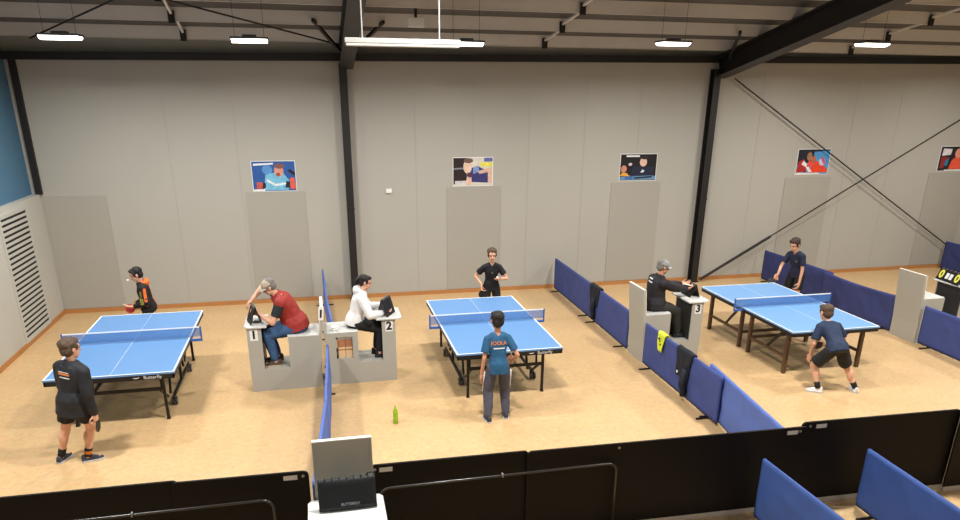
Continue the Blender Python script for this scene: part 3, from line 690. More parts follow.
# ------------------------------------------------------------------ draped clothes and bottle
def drape(name, label, cat, x, y, h, wid, front, back, m, side=-1, seed=0, sleeve=None, logo=None, taper=0.75):
    t = thing(name, label, cat, (x, y, 0))
    nx, nv = 12, 22; rows = []
    total = front + back
    for j in range(nv + 1):
        s = -front + total * j / nv
        row = []
        for i in range(nx + 1):
            u = (i / nx - 0.5)
            wv = wid * (1 - (1 - taper) * min(1, abs(s) / front))
            dz = 0.03 * noise.noise(V(u * 3 + seed, 0.3, seed)) * abs(s) / front
            nn = 0.022 * noise.noise(V(u * 5 + seed * 3, s * 5, 2.2))
            off = 0.034 + 0.012 * min(1, abs(s) * 5) + nn
            if abs(s) < 0.045: px, z = -s / 0.045 * 0.034, h + 0.018 + 0.014 * (1 - abs(s) / 0.045) + nn * 0.3
            else: px, z = (off if s < 0 else -off), h + 0.018 - (abs(s) - 0.045) + dz
            row.append(V(side * px, u * wv, z))
        rows.append(row)
    mb = MB(); vs = [p for r in rows for p in r]; fs = [[j * (nx + 1) + i, j * (nx + 1) + i + 1, (j + 1) * (nx + 1) + i + 1, (j + 1) * (nx + 1) + i] for j in range(nv) for i in range(nx)]
    o = mb.add(vs, fs).build('cloth', m, t, smooth=True)
    so = o.modifiers.new('thick', 'SOLIDIFY'); so.thickness = 0.012; so.offset = 0
    if sleeve:
        sy, z1 = sleeve; fx = side * 0.065
        mb = MB().tube([(fx, sy, h - front * 0.45), (fx + side * 0.02, sy + 0.02, h - front), (fx + side * 0.01, sy - 0.01, (h - front + z1) / 2), (fx, sy + 0.015, z1)], [0.05, 0.058, 0.05, 0.04], 10)
        mb.build('sleeve', m, t, smooth=True)
    if logo:
        MB().ell((side * 0.085, logo[0], logo[1]), (0.004, 0.022, 0.022), nu=10, nv=6).build('logo', WHITE, t)
    return t
JNAVY = mat('draped_navy', (23, 28, 38), 0.8, var=0.15, scale=12)
drape('draped_jacket', 'dark jacket hung over the barrier seam far behind the middle table', 'jacket', 5.03, 12.1, 0.70, 0.46, 0.40, 0.25, JNAVY, -1, 1, (-0.05, 0.10))
drape('draped_jacket', 'dark jacket with white logo hung over the barrier nearer than the yellow cloth', 'jacket', 4.972, 8.52, 0.70, 0.44, 0.46, 0.25, JNAVY, -1, 3, (-0.12, 0.08), (0.08, 0.38))
t = drape('yellow_cloth', 'bright yellow cloth hung over the barrier in front of station 3', 'cloth', 4.984, 9.27, 0.70, 0.25, 0.32, 0.12, YELLOW, -1, 5, None, None, 0.45)
for yy, zz, rr_ in ((0.03, 0.64, 0.018), (-0.02, 0.56, 0.015), (0.0, 0.61, 0.01)):
    MB().ell((-0.058, yy, zz), (0.012, rr_, rr_), nu=10, nv=6).build('dark_patch', JNAVY, t)
t = thing('drink_bottle', 'green plastic drink bottle standing on the floor left of the middle table', 'bottle', (0.82, 8.52, 0))
MB().lathe([(0.03, 0), (0.034, 0.01), (0.034, 0.09), (0.031, 0.105), (0.034, 0.12), (0.034, 0.17), (0.022, 0.195), (0.02, 0.2)], n=18).build('body', GREEN, t, smooth=True)
MB().lathe([(0.023, 0.2), (0.023, 0.222), (0.012, 0.226), (0.01, 0.25), (0.008, 0.255)], n=16).build('cap', GREEN, t)

#PEOPLE
# ------------------------------------------------------------------ people
def remesh(mb, voxel, smooth=4, amp=0.0, freq=8.0, seed=0):
    me = mb.mesh('tmp', []); o = bpy.data.objects.new('tmp', me); COL.objects.link(o)
    m = o.modifiers.new('r', 'REMESH'); m.mode = 'VOXEL'; m.voxel_size = voxel; m.use_smooth_shade = True
    if smooth:
        s = o.modifiers.new('s', 'SMOOTH'); s.iterations = smooth; s.factor = 0.5
    dg = bpy.context.evaluated_depsgraph_get(); dg.update()
    out = bpy.data.meshes.new_from_object(o.evaluated_get(dg))
    bpy.data.objects.remove(o); bpy.data.meshes.remove(me)
    if amp:
        nv = [v.normal.copy() for v in out.vertices]
        for v, n_ in zip(out.vertices, nv):
            c = v.co * freq + V(seed, seed * 2.1, 0); c.z *= 0.7
            v.co += n_ * amp * (noise.noise(c) + 0.5 * noise.noise(c * 2.3))
    for p in out.polygons: p.use_smooth = True
    return out
def link_mesh(name, me, m, parent, label=None):
    me.materials.clear()
    for x in (m if isinstance(m, (list, tuple)) else [m]): me.materials.append(x)
    o = bpy.data.objects.new(name, me); COL.objects.link(o); o.parent = parent
    if label: o['label'] = label
    return o
def ik(A, T, l1, l2, pole):
    d = T - A; L = d.length
    if L > (l1 + l2) * 0.995: T = A + d * ((l1 + l2) * 0.995 / L); d = T - A; L = d.length
    a = (l1 * l1 - l2 * l2 + L * L) / (2 * L); h = math.sqrt(max(l1 * l1 - a * a, 0)); dn = d / L
    p = (Vector(pole) - dn * Vector(pole).dot(dn)).normalized()
    return A + dn * a + p * h, T
def make_hand(mb, W, d, n, sc, curl, side):
    """palm, four unequal curled fingers and a side thumb; n points out of the palm"""
    d = d.normalized(); n = (n - d * n.dot(d)).normalized(); s = n.cross(d) * side
    M_ = Matrix((s, d, n)).transposed()
    mb.ell(W + d * 0.045 * sc, (0.038 * sc, 0.05 * sc, 0.016 * sc), M_, 14, 8)
    for k, (off, ln) in enumerate(((0.026, 0.072), (0.009, 0.08), (-0.009, 0.075), (-0.025, 0.06))):
        P = W + d * 0.082 * sc + s * off * sc; ang = 0.2; q = d
        for i in range(3):
            ang += curl * (0.55 if i == 0 else 0.75)
            q = d * math.cos(ang) + n * math.sin(ang)
            N = P + q * ln * sc * (0.44, 0.32, 0.24)[i]
            r = 0.0088 * sc * (1 - 0.1 * i); mb.cone(P, N, r, r * 0.92, 8); P = N
    P = W + d * 0.03 * sc + s * 0.028 * sc; q = (d * 0.6 + s * 0.7 + n * 0.35).normalized(); N = P + q * 0.036 * sc
    mb.cone(P, N, 0.011 * sc, 0.0095 * sc, 8); q = (d * 0.85 + s * 0.1 + n * (0.3 + 0.4 * curl)).normalized(); mb.cone(N, N + q * 0.03 * sc, 0.0095 * sc, 0.008 * sc, 8)
class Person: pass
def person(label, loc, face, Hh, P):
    """P: pose and look.  local frame: x right, y forward, z up; face = heading in degrees (0 = +X, 90 = +Y)"""
    t = thing('person', label, 'person', loc, R(face - 90)); p = Person(); p.root = t
    H = Hh; g = P.get('girth', 1.0); hh = P.get('head', H / 7.0); seed = P.get('seed', 1)
    pel = V(P.get('px', 0), P.get('py', 0), P['pz'])
    lean, curve, side, twist = P.get('lean', 0.05), P.get('curve', 0.1), P.get('side', 0.0), P.get('twist', 0.0)
    TL = 0.30 * H
    # spine samples
    S = {}; c = pel.copy(); N = 20; pts = []
    for i in range(N + 1):
        u = i / N; a = lean + curve * u; d = V(math.sin(side) * 0.9, math.sin(a), math.cos(a)).normalized()
        pts.append((c.copy(), d)); c = c + d * TL / N
    def SP(u):
        if u < 0: return pel + pts[0][1] * TL * u, pts[0][1]
        i = min(int(u * N), N); return pts[i]
    def ring(u, rx, ry, oy=0.0, n=20):
        c, d = SP(u); tw = twist * max(0, min(1, u)); r_ = V(math.cos(tw), math.sin(tw), 0); r_ = (r_ - d * r_.dot(d)).normalized(); f = d.cross(r_)
        out = []
        for k in range(n):
            a = 2 * PI * k / n; ca, sa = math.cos(a), math.sin(a)
            ca = math.copysign(abs(ca) ** 0.85, ca); sa = math.copysign(abs(sa) ** 0.85, sa)
            out.append(c + r_ * rx * ca + f * (ry * sa + oy))
        return out
    TOR = [(-0.16, .062, .055, 0), (-0.05, .088, .066, -.004), (0.1, .092, .068, -.004), (0.3, .078, .058, 0), (0.5, .084, .062, .002), (0.68, .096, .066, .002), (0.82, .100, .058, -.002), (0.92, .074, .046, -.006), (1.0, .036, .036, -.006)]
    belly = P.get('belly', 0)
    def torso(mb, infl=0.0, u0=-0.16, u1=1.0, flare=0.0):
        rs = []
        us = [x for x in TOR if u0 < x[0] < u1]
        def at(u):
            for a, b in zip(TOR, TOR[1:]):
                if a[0] <= u <= b[0]:
                    k = (u - a[0]) / (b[0] - a[0]); return [a[j] + (b[j] - a[j]) * k for j in range(1, 4)]
            return TOR[0][1:] if u < TOR[0][0] else TOR[-1][1:]
        lst = [u0] + [x[0] for x in us] + [u1]
        for u in lst:
            rx, ry, oy = at(u)
            if infl > 0 and u < 0.12: rx, ry = max(rx, .096), max(ry, .078)
            bl = belly * max(0, 1 - abs(u - 0.25) / 0.3)
            fl = flare * max(0, (0.3 - u) / 0.5)
            rs.append(ring(u, rx * H * g + infl + fl, ry * H * g + infl + fl + bl, oy * H + bl * 0.8))
        mb.rings(rs)
    cS, dS = SP(0.87); tw = twist; rS = V(math.cos(tw), math.sin(tw), 0); rS = (rS - dS * rS.dot(dS)).normalized(); fS = dS.cross(rS)
    sh = {s: cS + rS * s * 0.100 * H * (0.5 + 0.5 * g) - dS * 0.012 * H for s in (-1, 1)}
    hip = {s: pel + V(s * 0.052 * H, 0, -0.01 * H) for s in (-1, 1)}
    l1, l2 = 0.170 * H, 0.152 * H; t1, t2 = 0.240 * H, 0.235 * H
    arms = {}; legs = {}
    for s, key in ((-1, 'L'), (1, 'R')):
        hd = P['hand' + key]; T = Vector(hd[0]); pole = hd[1] if len(hd) > 1 else (s * 0.4, -1, -0.3)
        arms[s] = ik(sh[s], T, l1, l2, pole)
        ft = P['foot' + key]; A_ = Vector(ft[0]) + V(0, 0, 0.042 * H); legs[s] = ik(hip[s], A_, t1, t2, ft[2] if len(ft) > 2 else (s * 0.15, 1, 0.05))
    # ---- body (one continuous surface)
    b = MB(); torso(b, -0.008)
    cN, dN = SP(1.0)
    hy, hp, ht = P.get('hyaw', 0), P.get('hpitch', 0.1), P.get('hroll', 0.0)
    f = V(math.sin(hy) * math.cos(hp), math.cos(hy) * math.cos(hp), -math.sin(hp)); r_ = V(math.cos(hy), -math.sin(hy), 0); up = r_.cross(f)
    r_, up = r_ * math.cos(ht) + up * math.sin(ht), up * math.cos(ht) - r_ * math.sin(ht)
    HM = Matrix((r_, f, up)).transposed()
    nd = (dN * 0.7 + up * 0.5 + f * 0.15).normalized()
    hc = cN + nd * 0.020 * H + up * 0.48 * hh
    k = hh / 0.23
    def hp_(x, y, z): return hc + HM @ (V(x, y, z) * k)
    b.cone(cN - dN * 0.03 * H, hp_(0, -0.015, -0.05), 0.030 * H, 0.030 * H)
    b.ell(hp_(0, -0.012, 0.035), (0.073 * k, 0.092 * k, 0.08 * k), HM, 20, 14)
    b.ell(hp_(0, 0.026, -0.045), (0.054 * k, 0.056 * k, 0.066 * k), HM, 18, 12)
    b.ell(hp_(0, 0.045, -0.088), (0.028 * k, 0.028 * k, 0.022 * k), HM, 12, 8)
    b.cone(hp_(0, 0.078, 0.02), hp_(0, 0.098, -0.022), 0.008 * k, 0.0135 * k, 8)
    b.ell(hp_(0, 0.072, 0.036), (0.05 * k, 0.014 * k, 0.01 * k), HM, 12, 6)
    for s in (-1, 1): b.ell(hp_(s * 0.074, -0.008, 0.0), (0.012 * k, 0.02 * k, 0.031 * k), HM, 10, 8)
    for s in (-1, 1):
        e, w = arms[s]
        b.cone(cS + rS * s * 0.05 * H, sh[s], 0.022 * H, 0.028 * H * g)
        b.cone(sh[s], e, 0.031 * H * g, 0.0235 * H * g); b.cone(e, w, 0.0245 * H * g, 0.0155 * H)
        key = 'L' if s < 0 else 'R'; hd = P['hand' + key]
        dr = Vector(hd[2]) if len(hd) > 2 and hd[2] else (w - e); nn = Vector(hd[3]) if len(hd) > 3 and hd[3] else V(-s, 0.1, 0)
        make_hand(b, w, dr, nn, hh / 0.205, hd[4] if len(hd) > 4 else 0.5, 1 if P.get('thumb' + key, 1) > 0 else -1)
        kn, an = legs[s]
        kf = 1.0 if P.get('cut', 2) <= 1 else 0.85; b.cone(hip[s], kn, 0.049 * H * g * kf, 0.034 * H * kf); b.cone(kn, an, 0.034 * H * kf, 0.0215 * H)
        fy = P['foot' + key][1]; fd = V(math.sin(fy), math.cos(fy), 0)
        cf = 1.0 if P.get('cut', 2) <= 1 else 0.7; b.ell(kn * 0.62 + an * 0.38 - fd * 0.010 * H * cf, (0.030 * H * cf, 0.032 * H * cf, 0.06 * H), None, 12, 10)
        b.cone(an - fd * 0.02 * H - V(0, 0, 0.018 * H), an + fd * 0.075 * H - V(0, 0, 0.024 * H), 0.019 * H, 0.016 * H)
    body = link_mesh('body', remesh(b, P.get('vox', 0.006), 3), P.get('skin', SKIN), t)
    # ---- face details
    for s in (-1, 1):
        MB().ell(hp_(s * 0.028, 0.0745, 0.014), (0.0085 * k, 0.006 * k, 0.0055 * k), HM, 10, 6).build('eye', EYEM, t, smooth=True)
        MB().cone(hp_(s * 0.016, 0.084, 0.034), hp_(s * 0.042, 0.074, 0.036), 0.0045 * k, 0.003 * k, 8).build('eyebrow', P.get('hair', HAIRD), t, smooth=True)
    mw = P.get('smile', 0)
    MB().tube([hp_(-0.021, 0.076, -0.052 + mw), hp_(0, 0.0845, -0.056), hp_(0.021, 0.076, -0.052 + mw)], [0.003 * k, 0.0055 * k, 0.003 * k], 8).build('mouth', LIPM, t, smooth=True)
    # ---- hair
    hs = P.get('hairstyle', 'short'); h = MB()
    big = P.get('hairbig', 1.0)
    h.ell(hp_(0, -0.034, 0.056), (0.082 * k * big, 0.092 * k * big, 0.074 * k * big), HM, 20, 14); h.ell(hp_(0, -0.05, 0.005), (0.076 * k * big, 0.066 * k, 0.085 * k), HM, 18, 12)
    for s in (-1, 1): h.ell(hp_(s * 0.068, 0.01, 0.032), (0.014 * k * big, 0.034 * k, 0.045 * k), HM, 12, 8)
    if hs != 'cap':
        for i in range(9):
            x = -0.056 + 0.014 * i; h.ell(hp_(x, 0.058 - abs(x) * 0.4, 0.088 + 0.01 * math.sin(i * 2.1 + seed)), (0.016 * k, 0.022 * k, 0.024 * k), HM, 10, 6)
    if hs == 'ponytail':
        pt = [hp_(0, -0.10, 0.04), hp_(0, -0.135, 0.02), hp_(0, -0.15, -0.04), hp_(0, -0.14, -0.11), hp_(0, -0.12, -0.17)]
        for a, b_, ra, rb in zip(pt, pt[1:], (0.026, 0.034, 0.036, 0.028), (0.034, 0.036, 0.028, 0.012)): h.cone(a, b_, ra * k, rb * k)
    hm = remesh(h, 0.006, 1, 0.006 * k * P.get('tousle', 1), 26, seed)
    hair = link_mesh('hair', hm, P.get('hair', HAIRD), t)
    if hs == 'ponytail': MB().lathe([(0.028 * k, -0.01), (0.034 * k, 0), (0.028 * k, 0.01)], n=14).xform(Matrix.Translation(hp_(0, -0.118, 0.032)) @ Matrix.Rotation(PI / 2, 4, 'X')).build('hair_tie', BLACKP, hair)
    if hs == 'cap':
        cm = P['capmat']; c_ = MB(); rs = []
        for j in range(9):
            a = PI / 2 * j / 8; rs.append([hp_(0.088 * math.cos(a) * math.cos(q), -0.014 + 0.106 * math.cos(a) * math.sin(q), 0.052 + 0.078 * math.sin(min(a, 1.53))) for q in [2 * PI * i / 24 for i in range(24)]])
            if a > 1.5: break
        rs[-1] = [hc + (p_ - hc) for p_ in rs[-1]]
        rs = [[hp_(0.086 * math.cos(q), -0.014 + 0.104 * math.sin(q), 0.036) for q in [2 * PI * i / 24 for i in range(24)]]] + rs[:-1] + [[hp_(0.012 * math.cos(q), -0.014 + 0.012 * math.sin(q), 0.131) for q in [2 * PI * i / 24 for i in range(24)]]]
        cap = c_.rings(rs).build('cap', cm, t, smooth=True)
        rs = []
        for y, wd, z in ((0.06, 0.078, 0.046), (0.10, 0.074, 0.044), (0.135, 0.058, 0.036), (0.152, 0.03, 0.030)):
            rs.append([hp_(wd * x, y - 0.02 * x * x, z - 0.022 * x * x) for x in [i / 5 - 1 for i in range(11)]] + [hp_(wd * x, y - 0.02 * x * x, z - 0.007 - 0.022 * x * x) for x in [1 - i / 5 for i in range(11)]])
        MB().rings(rs).build('brim', P.get('brimmat', cm), cap, smooth=True)
        MB().ell(hp_(0, -0.014, 0.132), (0.008 * k, 0.008 * k, 0.006 * k), HM, 8, 6).build('button', cm, cap)
    # ---- top garment
    top = P['top']; m_top = P['topmat']; infl = {'tee': 0.012, 'jacket': 0.026, 'hoodie': 0.026, 'vest': 0.026}[top] * P.get('loose', 1.0)
    hem = P.get('hem', -0.16); cl = MB()
    torso(cl, infl, hem, 0.94, P.get('flare', 0.012))
    sl = P.get('sleeve', 0.75)
    for s in (-1, 1):
        e, w = arms[s]; ra, rb, rw = 0.033 * H * g + infl, 0.0265 * H * g + infl * 1.05, 0.019 * H + infl * 0.7
        cl.cone(cS + rS * s * 0.04 * H, sh[s], 0.042 * H + infl * .8, ra)
        if top == 'vest': continue
        if sl <= 1: cl.cone(sh[s], sh[s].lerp(e, sl), ra, ra * (1 - sl) + rb * sl + 0.008, 14, False); cl.ell(sh[s], (ra, ra, ra))
        else:
            cl.cone(sh[s], e, ra, rb); w2 = e.lerp(w, sl - 1); cl.cone(e, w2, rb, rw, 14, True)
    if top in ('jacket', 'hoodie', 'vest') and P.get('collar', True):
        cl.cone(SP(0.9)[0], cN + nd * 0.012 * H, 0.062 * H, 0.048 * H, 16, False)
    garment = link_mesh({'tee': 't_shirt', 'jacket': 'jacket', 'hoodie': 'hoodie', 'vest': 'vest'}[top], remesh(cl, 0.008, 3, P.get('wr', 0.006), 9, seed), m_top, t)
    if top == 'vest':
        for s in (-1, 1):
            e, w = arms[s]; ra = 0.034 * H * g + 0.014; q = MB(); q.ell(sh[s], (ra, ra, ra)); q.cone(sh[s], sh[s].lerp(e, 0.72), ra, 0.036 * H, 14, False)
            link_mesh('shirt_sleeve', remesh(q, 0.008, 2, 0.003, 9, seed), P['sleevemat'], t)
    if top == 'hoodie':
        q = MB(); a = SP(0.93)[0]; fb = -fS
        q.ell(a + fb * 0.055 * H + dS * 0.015 * H, (0.062 * H, 0.036 * H, 0.05 * H), None, 16, 10)
        for s in (-1, 1): q.cone(a + fb * 0.04 * H + rS * s * 0.045 * H + dS * 0.025 * H, a - fb * 0.03 * H + rS * s * 0.03 * H + dS * 0.012 * H, 0.03 * H, 0.018 * H)
        link_mesh('hood', remesh(q, 0.008, 3, 0.004, 10, seed), P.get('hoodmat', m_top), garment)
    if P.get('sleevepanel'):
        for s in (-1, 1):
            e, w = arms[s]; rb = 0.0265 * H * g + infl * 1.05; ra = 0.033 * H * g + infl
            q = MB().cone(sh[s].lerp(e, 0.12), sh[s].lerp(e, 0.95), ra * 1.06, rb * 1.12, 14, False)
            link_mesh('sleeve_panel', remesh(q, 0.008, 2, 0.004, 9, seed), P['sleevepanel'], garment)
    # ---- trousers / shorts
    bt = MB(); bi = 0.016 * P.get('loosep', 1.0)
    torso(bt, bi - 0.003, -0.18, 0.1)
    cut = P.get('cut', 2.0)
    for s in (-1, 1):
        kn, an = legs[s]; ra, rk, rn = 0.054 * H * g + bi, 0.036 * H + bi * 1.3, 0.026 * H + bi
        bt.ell(hip[s], (ra * .9, ra * .9, ra * .9))
        if cut <= 1: bt.cone(hip[s], hip[s].lerp(kn, cut), ra, ra * 0.96 + 0.004, 16, False)
        else:
            bt.cone(hip[s], kn, ra, rk, 16); bt.cone(kn, kn.lerp(an, min(1, cut - 1) * 0.97), rk, rn, 16, True)
    pants = link_mesh('shorts' if cut <= 1 else 'trousers', remesh(bt, 0.008, 3, P.get('wr', 0.006), 10, seed + 3), P['botmat'], t)
    if P.get('stripe'):
        for s in (-1, 1):
            kn, an = legs[s]; o_ = V(s, 0, 0); q = MB()
            q.tube([hip[s].lerp(kn, 0.15) + o_ * (0.052 * H + bi), hip[s].lerp(kn, 0.6) + o_ * (0.045 * H + bi), kn + o_ * (0.036 * H + bi * 1.1)], 0.008, 8)
            q.build('side_stripe', LINE, pants, smooth=True)
    # ---- shoes, socks
    for s, key in ((-1, 'L'), (1, 'R')):
        kn, an = legs[s]; fy = P['foot' + key][1]; fd = V(math.sin(fy), math.cos(fy), 0); sd = V(math.cos(fy), -math.sin(fy), 0); base = Vector(P['foot' + key][0])
        q = MB(); L0 = 0.150 * H
        prof = [(-0.30, 0.55, 0.42, .5), (-0.26, 0.85, 0.60, .9), (-0.1, 0.95, 0.62, 1), (0.15, 0.92, 0.52, 1), (0.42, 1.12, 0.34, 1), (0.60, 0.98, 0.24, 1), (0.70, 0.5, 0.14, .8)]
        rs = []
        for y, wd, ht_, f0 in prof:
            c_ = base + fd * y * L0; hw = 0.027 * H * wd; top_ = 0.085 * H * ht_
            rs.append([c_ + sd * hw * math.cos(a) * (1 if math.sin(a) < 0 else 0.85) + V(0, 0, 0.012 + (top_ if math.sin(a) > 0 else 0.0) * math.sin(a)) for a in [2 * PI * i / 14 for i in range(14)]])
        q.rings(rs); sm = P.get('shoe', SHOE_D)
        shoe = q.build('shoe', sm, t, smooth=True)
        ol = []
        for y, wd in ((-0.31, 0.5), (-0.24, 0.9), (0.1, 1.0), (0.42, 1.2), (0.62, 1.0), (0.72, 0.5)): ol.append((y, wd))
        poly = [base + fd * y * L0 + sd * 0.027 * H * wd for y, wd in ol] + [base + fd * y * L0 - sd * 0.027 * H * wd for y, wd in ol[::-1]]
        n_ = len(poly); vs_ = [p_ + V(0, 0, 0.001) for p_ in poly] + [p_ + V(0, 0, 0.02) for p_ in poly]
        MB().add(vs_, [list(range(n_))[::-1], list(range(n_, 2 * n_))] + [[i, (i + 1) % n_, n_ + (i + 1) % n_, n_ + i] for i in range(n_)]).build('sole', P.get('sole', SOLE_W), shoe)
        if P.get('sock'):
            MB().cone(an + (kn - an).normalized() * 0.0, an + (kn - an).normalized() * 0.065 * H, 0.0265 * H, 0.0275 * H, 14, False).build('sock', P['sock'], t, smooth=True)
            if P.get('sockband') and s > 0:
                MB().cone(an + (kn - an).normalized() * 0.02 * H, an + (kn - an).normalized() * 0.045 * H, 0.028 * H, 0.0285 * H, 14, False).build('sock_band', P['sockband'], t, smooth=True)
    if P.get('neckline'): pass
    # store
    Mw = Matrix.Translation(Vector(loc)) @ Matrix.Rotation(R(face - 90), 4, 'Z')
    p.M = Mw; p.arms = arms; p.garment = garment; p.SP = SP; p.fS, p.rS, p.dS = fS, rS, dS; p.H = H; p.head = hc; p.HM = HM
    return p
def conform_print(p, name, me, u, m, back=True, shift=(0, 0), target=None, parent=None, offset=0.004):
    """lay flat lettering on the garment by casting its points onto the cloth"""
    g = target or p.garment; bv = BVHTree.FromPolygons([v.co for v in g.data.vertices], [list(q.vertices) for q in g.data.polygons])
    c, d = p.SP(u); f = -p.fS if back else p.fS; r_ = p.rS if back else -p.rS
    up = f.cross(r_) * -1 if False else d
    # viewed from outside, text right = r_ for back (viewer behind), = -r_ for front
    for v in me.vertices:
        P0 = c + r_ * (v.co.x + shift[0]) + up * (v.co.y + shift[1]) + f * 0.5
        hit = bv.ray_cast(P0, -f)
        if hit[0]: v.co = hit[0] + f * offset
        else: v.co = c + r_ * v.co.x + up * v.co.y + f * 0.1
    me.materials.clear(); me.materials.append(m)
    o = bpy.data.objects.new(name, me); COL.objects.link(o); o.parent = parent or g; return o
def grid_quad(x0, x1, y0, y1, n=12):
    vs = [V(x0 + (x1 - x0) * i / n, y0 + (y1 - y0) * j / 3, 0) for j in range(4) for i in range(n + 1)]
    fs = [[j * (n + 1) + i, j * (n + 1) + i + 1, (j + 1) * (n + 1) + i + 1, (j + 1) * (n + 1) + i] for j in range(3) for i in range(n)]
    return MB().add(vs, fs).mesh('print', [])
WOOD = mat('bat_wood', (196, 150, 100), 0.5); RED = mat('bat_red', (176, 44, 40), 0.5); BLKR = mat('bat_black', (24, 23, 24), 0.5)
def bat(label, grip, axis, normal, m1, m2):
    ax = Vector(axis).normalized(); n_ = Vector(normal); n_ = (n_ - ax * n_.dot(ax)).normalized(); s = ax.cross(n_)
    t = thing('table_tennis_bat', label, 'bat', (0, 0, 0)); M_ = Matrix((s, ax, n_)).transposed().to_4x4(); M_.translation = Vector(grip); t.matrix_world = M_
    def disc(z0, z1, f):
        pl = []
        for i in range(28):
            a = 2 * PI * i / 28; pl.append((0.075 * f * math.cos(a), 0.125 + 0.079 * f * math.sin(a)))
        return MB().prism(pl, 'z', z0, z1)
    disc(-0.003, 0.003, 1.0).build('blade', WOOD, t); disc(0.003, 0.007, 0.985).build('rubber', m1, t); disc(-0.007, -0.003, 0.985).build('rubber', m2, t)
    rs = [[V(0.014 * w_ * math.cos(a), y, 0.011 * math.sin(a)) for a in [2 * PI * i / 12 for i in range(12)]] for y, w_ in ((-0.052, 1.15), (-0.045, 1.25), (0.0, 0.95), (0.05, 1.1), (0.058, 1.3))]
    MB().rings(rs).build('handle', WOOD, t, smooth=True)
    return t
def handpos(p, s, along=0.06, off=0.02, n=None):
    e, w = p.arms[s]; d = (w - e).normalized(); q = w + d * along
    if n: q = q + Vector(n) * off
    return p.M @ q
def wdir(p, v): return p.M.to_3x3() @ Vector(v)
BALLM = mat('ball_white', (238, 236, 228), 0.4, var=0.0)
def ball(label, loc):
    o = MB().ell((0, 0, 0), (0.02, 0.02, 0.02), None, 20, 14).build('table_tennis_ball', BALLM, smooth=True); o.location = loc; tag(o, label, 'ball')

JBLK = mat('jacket_black', (32, 33, 38), 0.7, var=0.15, scale=9); SHBLK = mat('shorts_black', (24, 24, 26), 0.75); TEEBLK = mat('tee_black', (22, 23, 28), 0.75, var=0.1)
TEAL = mat('tee_teal_blue', (34, 84, 120), 0.75, var=0.14, scale=7); GREYP = mat('trousers_slate', (76, 76, 90), 0.8, var=0.1); NAVY = mat('tee_navy', (34, 48, 76), 0.75, var=0.12)
NAVY2 = mat('tee_dark_navy', (30, 36, 62), 0.75, var=0.12)
REDV = mat('vest_red', (152, 46, 40), 0.65, var=0.12, scale=12); DENIM = mat('denim_blue', (54, 84, 122), 0.85, var=0.16, scale=14); KNIT = mat('hoodie_white', (228, 228, 228), 0.85, var=0.04)
PBLK = mat('trousers_black', (26, 25, 28), 0.8, var=0.15); OLIVE = mat('trousers_olive', (42, 42, 36), 0.8, var=0.2, scale=14); CAPB = mat('cap_beige', (178, 164, 144), 0.8, var=0.08); CAPG = mat('cap_grey', (146, 148, 150), 0.8, var=0.12)
BRIMP = mat('brim_pale', (184, 180, 170), 0.8); BRIMG = mat('brim_grey', (168, 172, 174), 0.8); SLV = mat('sleeve_charcoal', (36, 40, 46), 0.8)
HOODY = mat('hoodie_black_print', (28, 26, 28), 0.75, var=0.2); OLV2 = mat('print_olive', (150, 140, 60), 0.7)
PRO = mat('print_orange', (206, 120, 62), 0.6); PRW = mat('print_white', (222, 224, 226), 0.6); SOCKO = mat('sock_orange', (196, 112, 40), 0.8); BROWNSH = mat('shoe_brown', (74, 58, 48), 0.7, var=0.2); TANS = mat('sole_tan', (190, 170, 140), 0.6)

# boy in a black jacket at the near end of the left table
p = person('boy in black jacket and shorts standing at the near end of the left table', (-2.93, 8.24, 0), 66, 1.58, dict(
    side=0.14, px=0.07, girth=0.87, pz=0.80, lean=0.03, curve=0.10, hyaw=0.35, hpitch=0.12, hairbig=1.05, tousle=1.6, hair=HAIRB, head=0.24, skin=SKIN, seed=2,
    handL=((-0.05, 0.20, 0.74), (-0.6, -1, 0)), handR=((0.29, 0.03, 0.66), (0.4, -1, 0), (0.05, 0.1, -1), (-1, 0, 0), 0.9),
    footL=((-0.23, -0.02, 0), -0.1), footR=((0.07, 0.05, 0), 0.85), top='jacket', topmat=JBLK, sleeve=1.95, hem=-0.31, flare=0.02, loose=1.1, wr=0.009,
    botmat=SHBLK, cut=0.70, shoe=SHOE_D, sock=SHBLK, sockband=SOCKO))
for y0, y1, x0, x1, mm in ((0.03, 0.055, -0.08, 0.06, PRO), (-0.002, 0.01, -0.055, 0.065, PRW), (0.06, 0.068, -0.08, 0.05, PRW)):
    conform_print(p, 'back_print', grid_quad(x0, x1, y0, y1), 0.66, mm)
hp1 = handpos(p, 1, 0.05); bat('dark bat hanging from the hand of the boy in the black jacket', p.M @ (p.arms[1][1] + V(0, 0.012, -0.055)), wdir(p, (-0.1, 0.16, -1)), wdir(p, (0.95, 0.35, 0)), BLKR, BLKR)
# boy with orange hood behind the left table
p = person('boy in black and orange hoodie serving behind the far end of the left table', (-2.875, 12.38, 0), 192, 1.42, dict(
    girth=0.88, pz=0.71, lean=0.06, curve=0.14, hyaw=-0.05, hpitch=0.38, hair=HAIRK, head=0.228, seed=5, hairbig=1.03,
    handL=((-0.10, 0.20, 0.76), (-0.6, -1, -0.2), (0.1, 1, 0.1), (0, 0, 1), 0.25), handR=((0.08, 0.16, 0.76), (0.8, -1, 0), (0.1, 0.6, -0.5), (0, 0.5, 1), 0.9),
    footL=((-0.14, 0.05, 0), -0.1), footR=((0.13, -0.08, 0), 0.2), top='hoodie', topmat=HOODY, hoodmat=ORANGE, sleeve=1.9, hem=-0.12, wr=0.008,
    botmat=SHBLK, cut=1.9, shoe=SHOE_D))
g_ = p.garment
q = MB()
e, w_ = p.arms[-1]; sh_ = p.SP(0.82)[0] - p.rS * 0.13
for (a, b_, r_, mm, nm) in ((0.05, 0.42, 0.030, ORANGE, 'orange_panel'),):
    pass
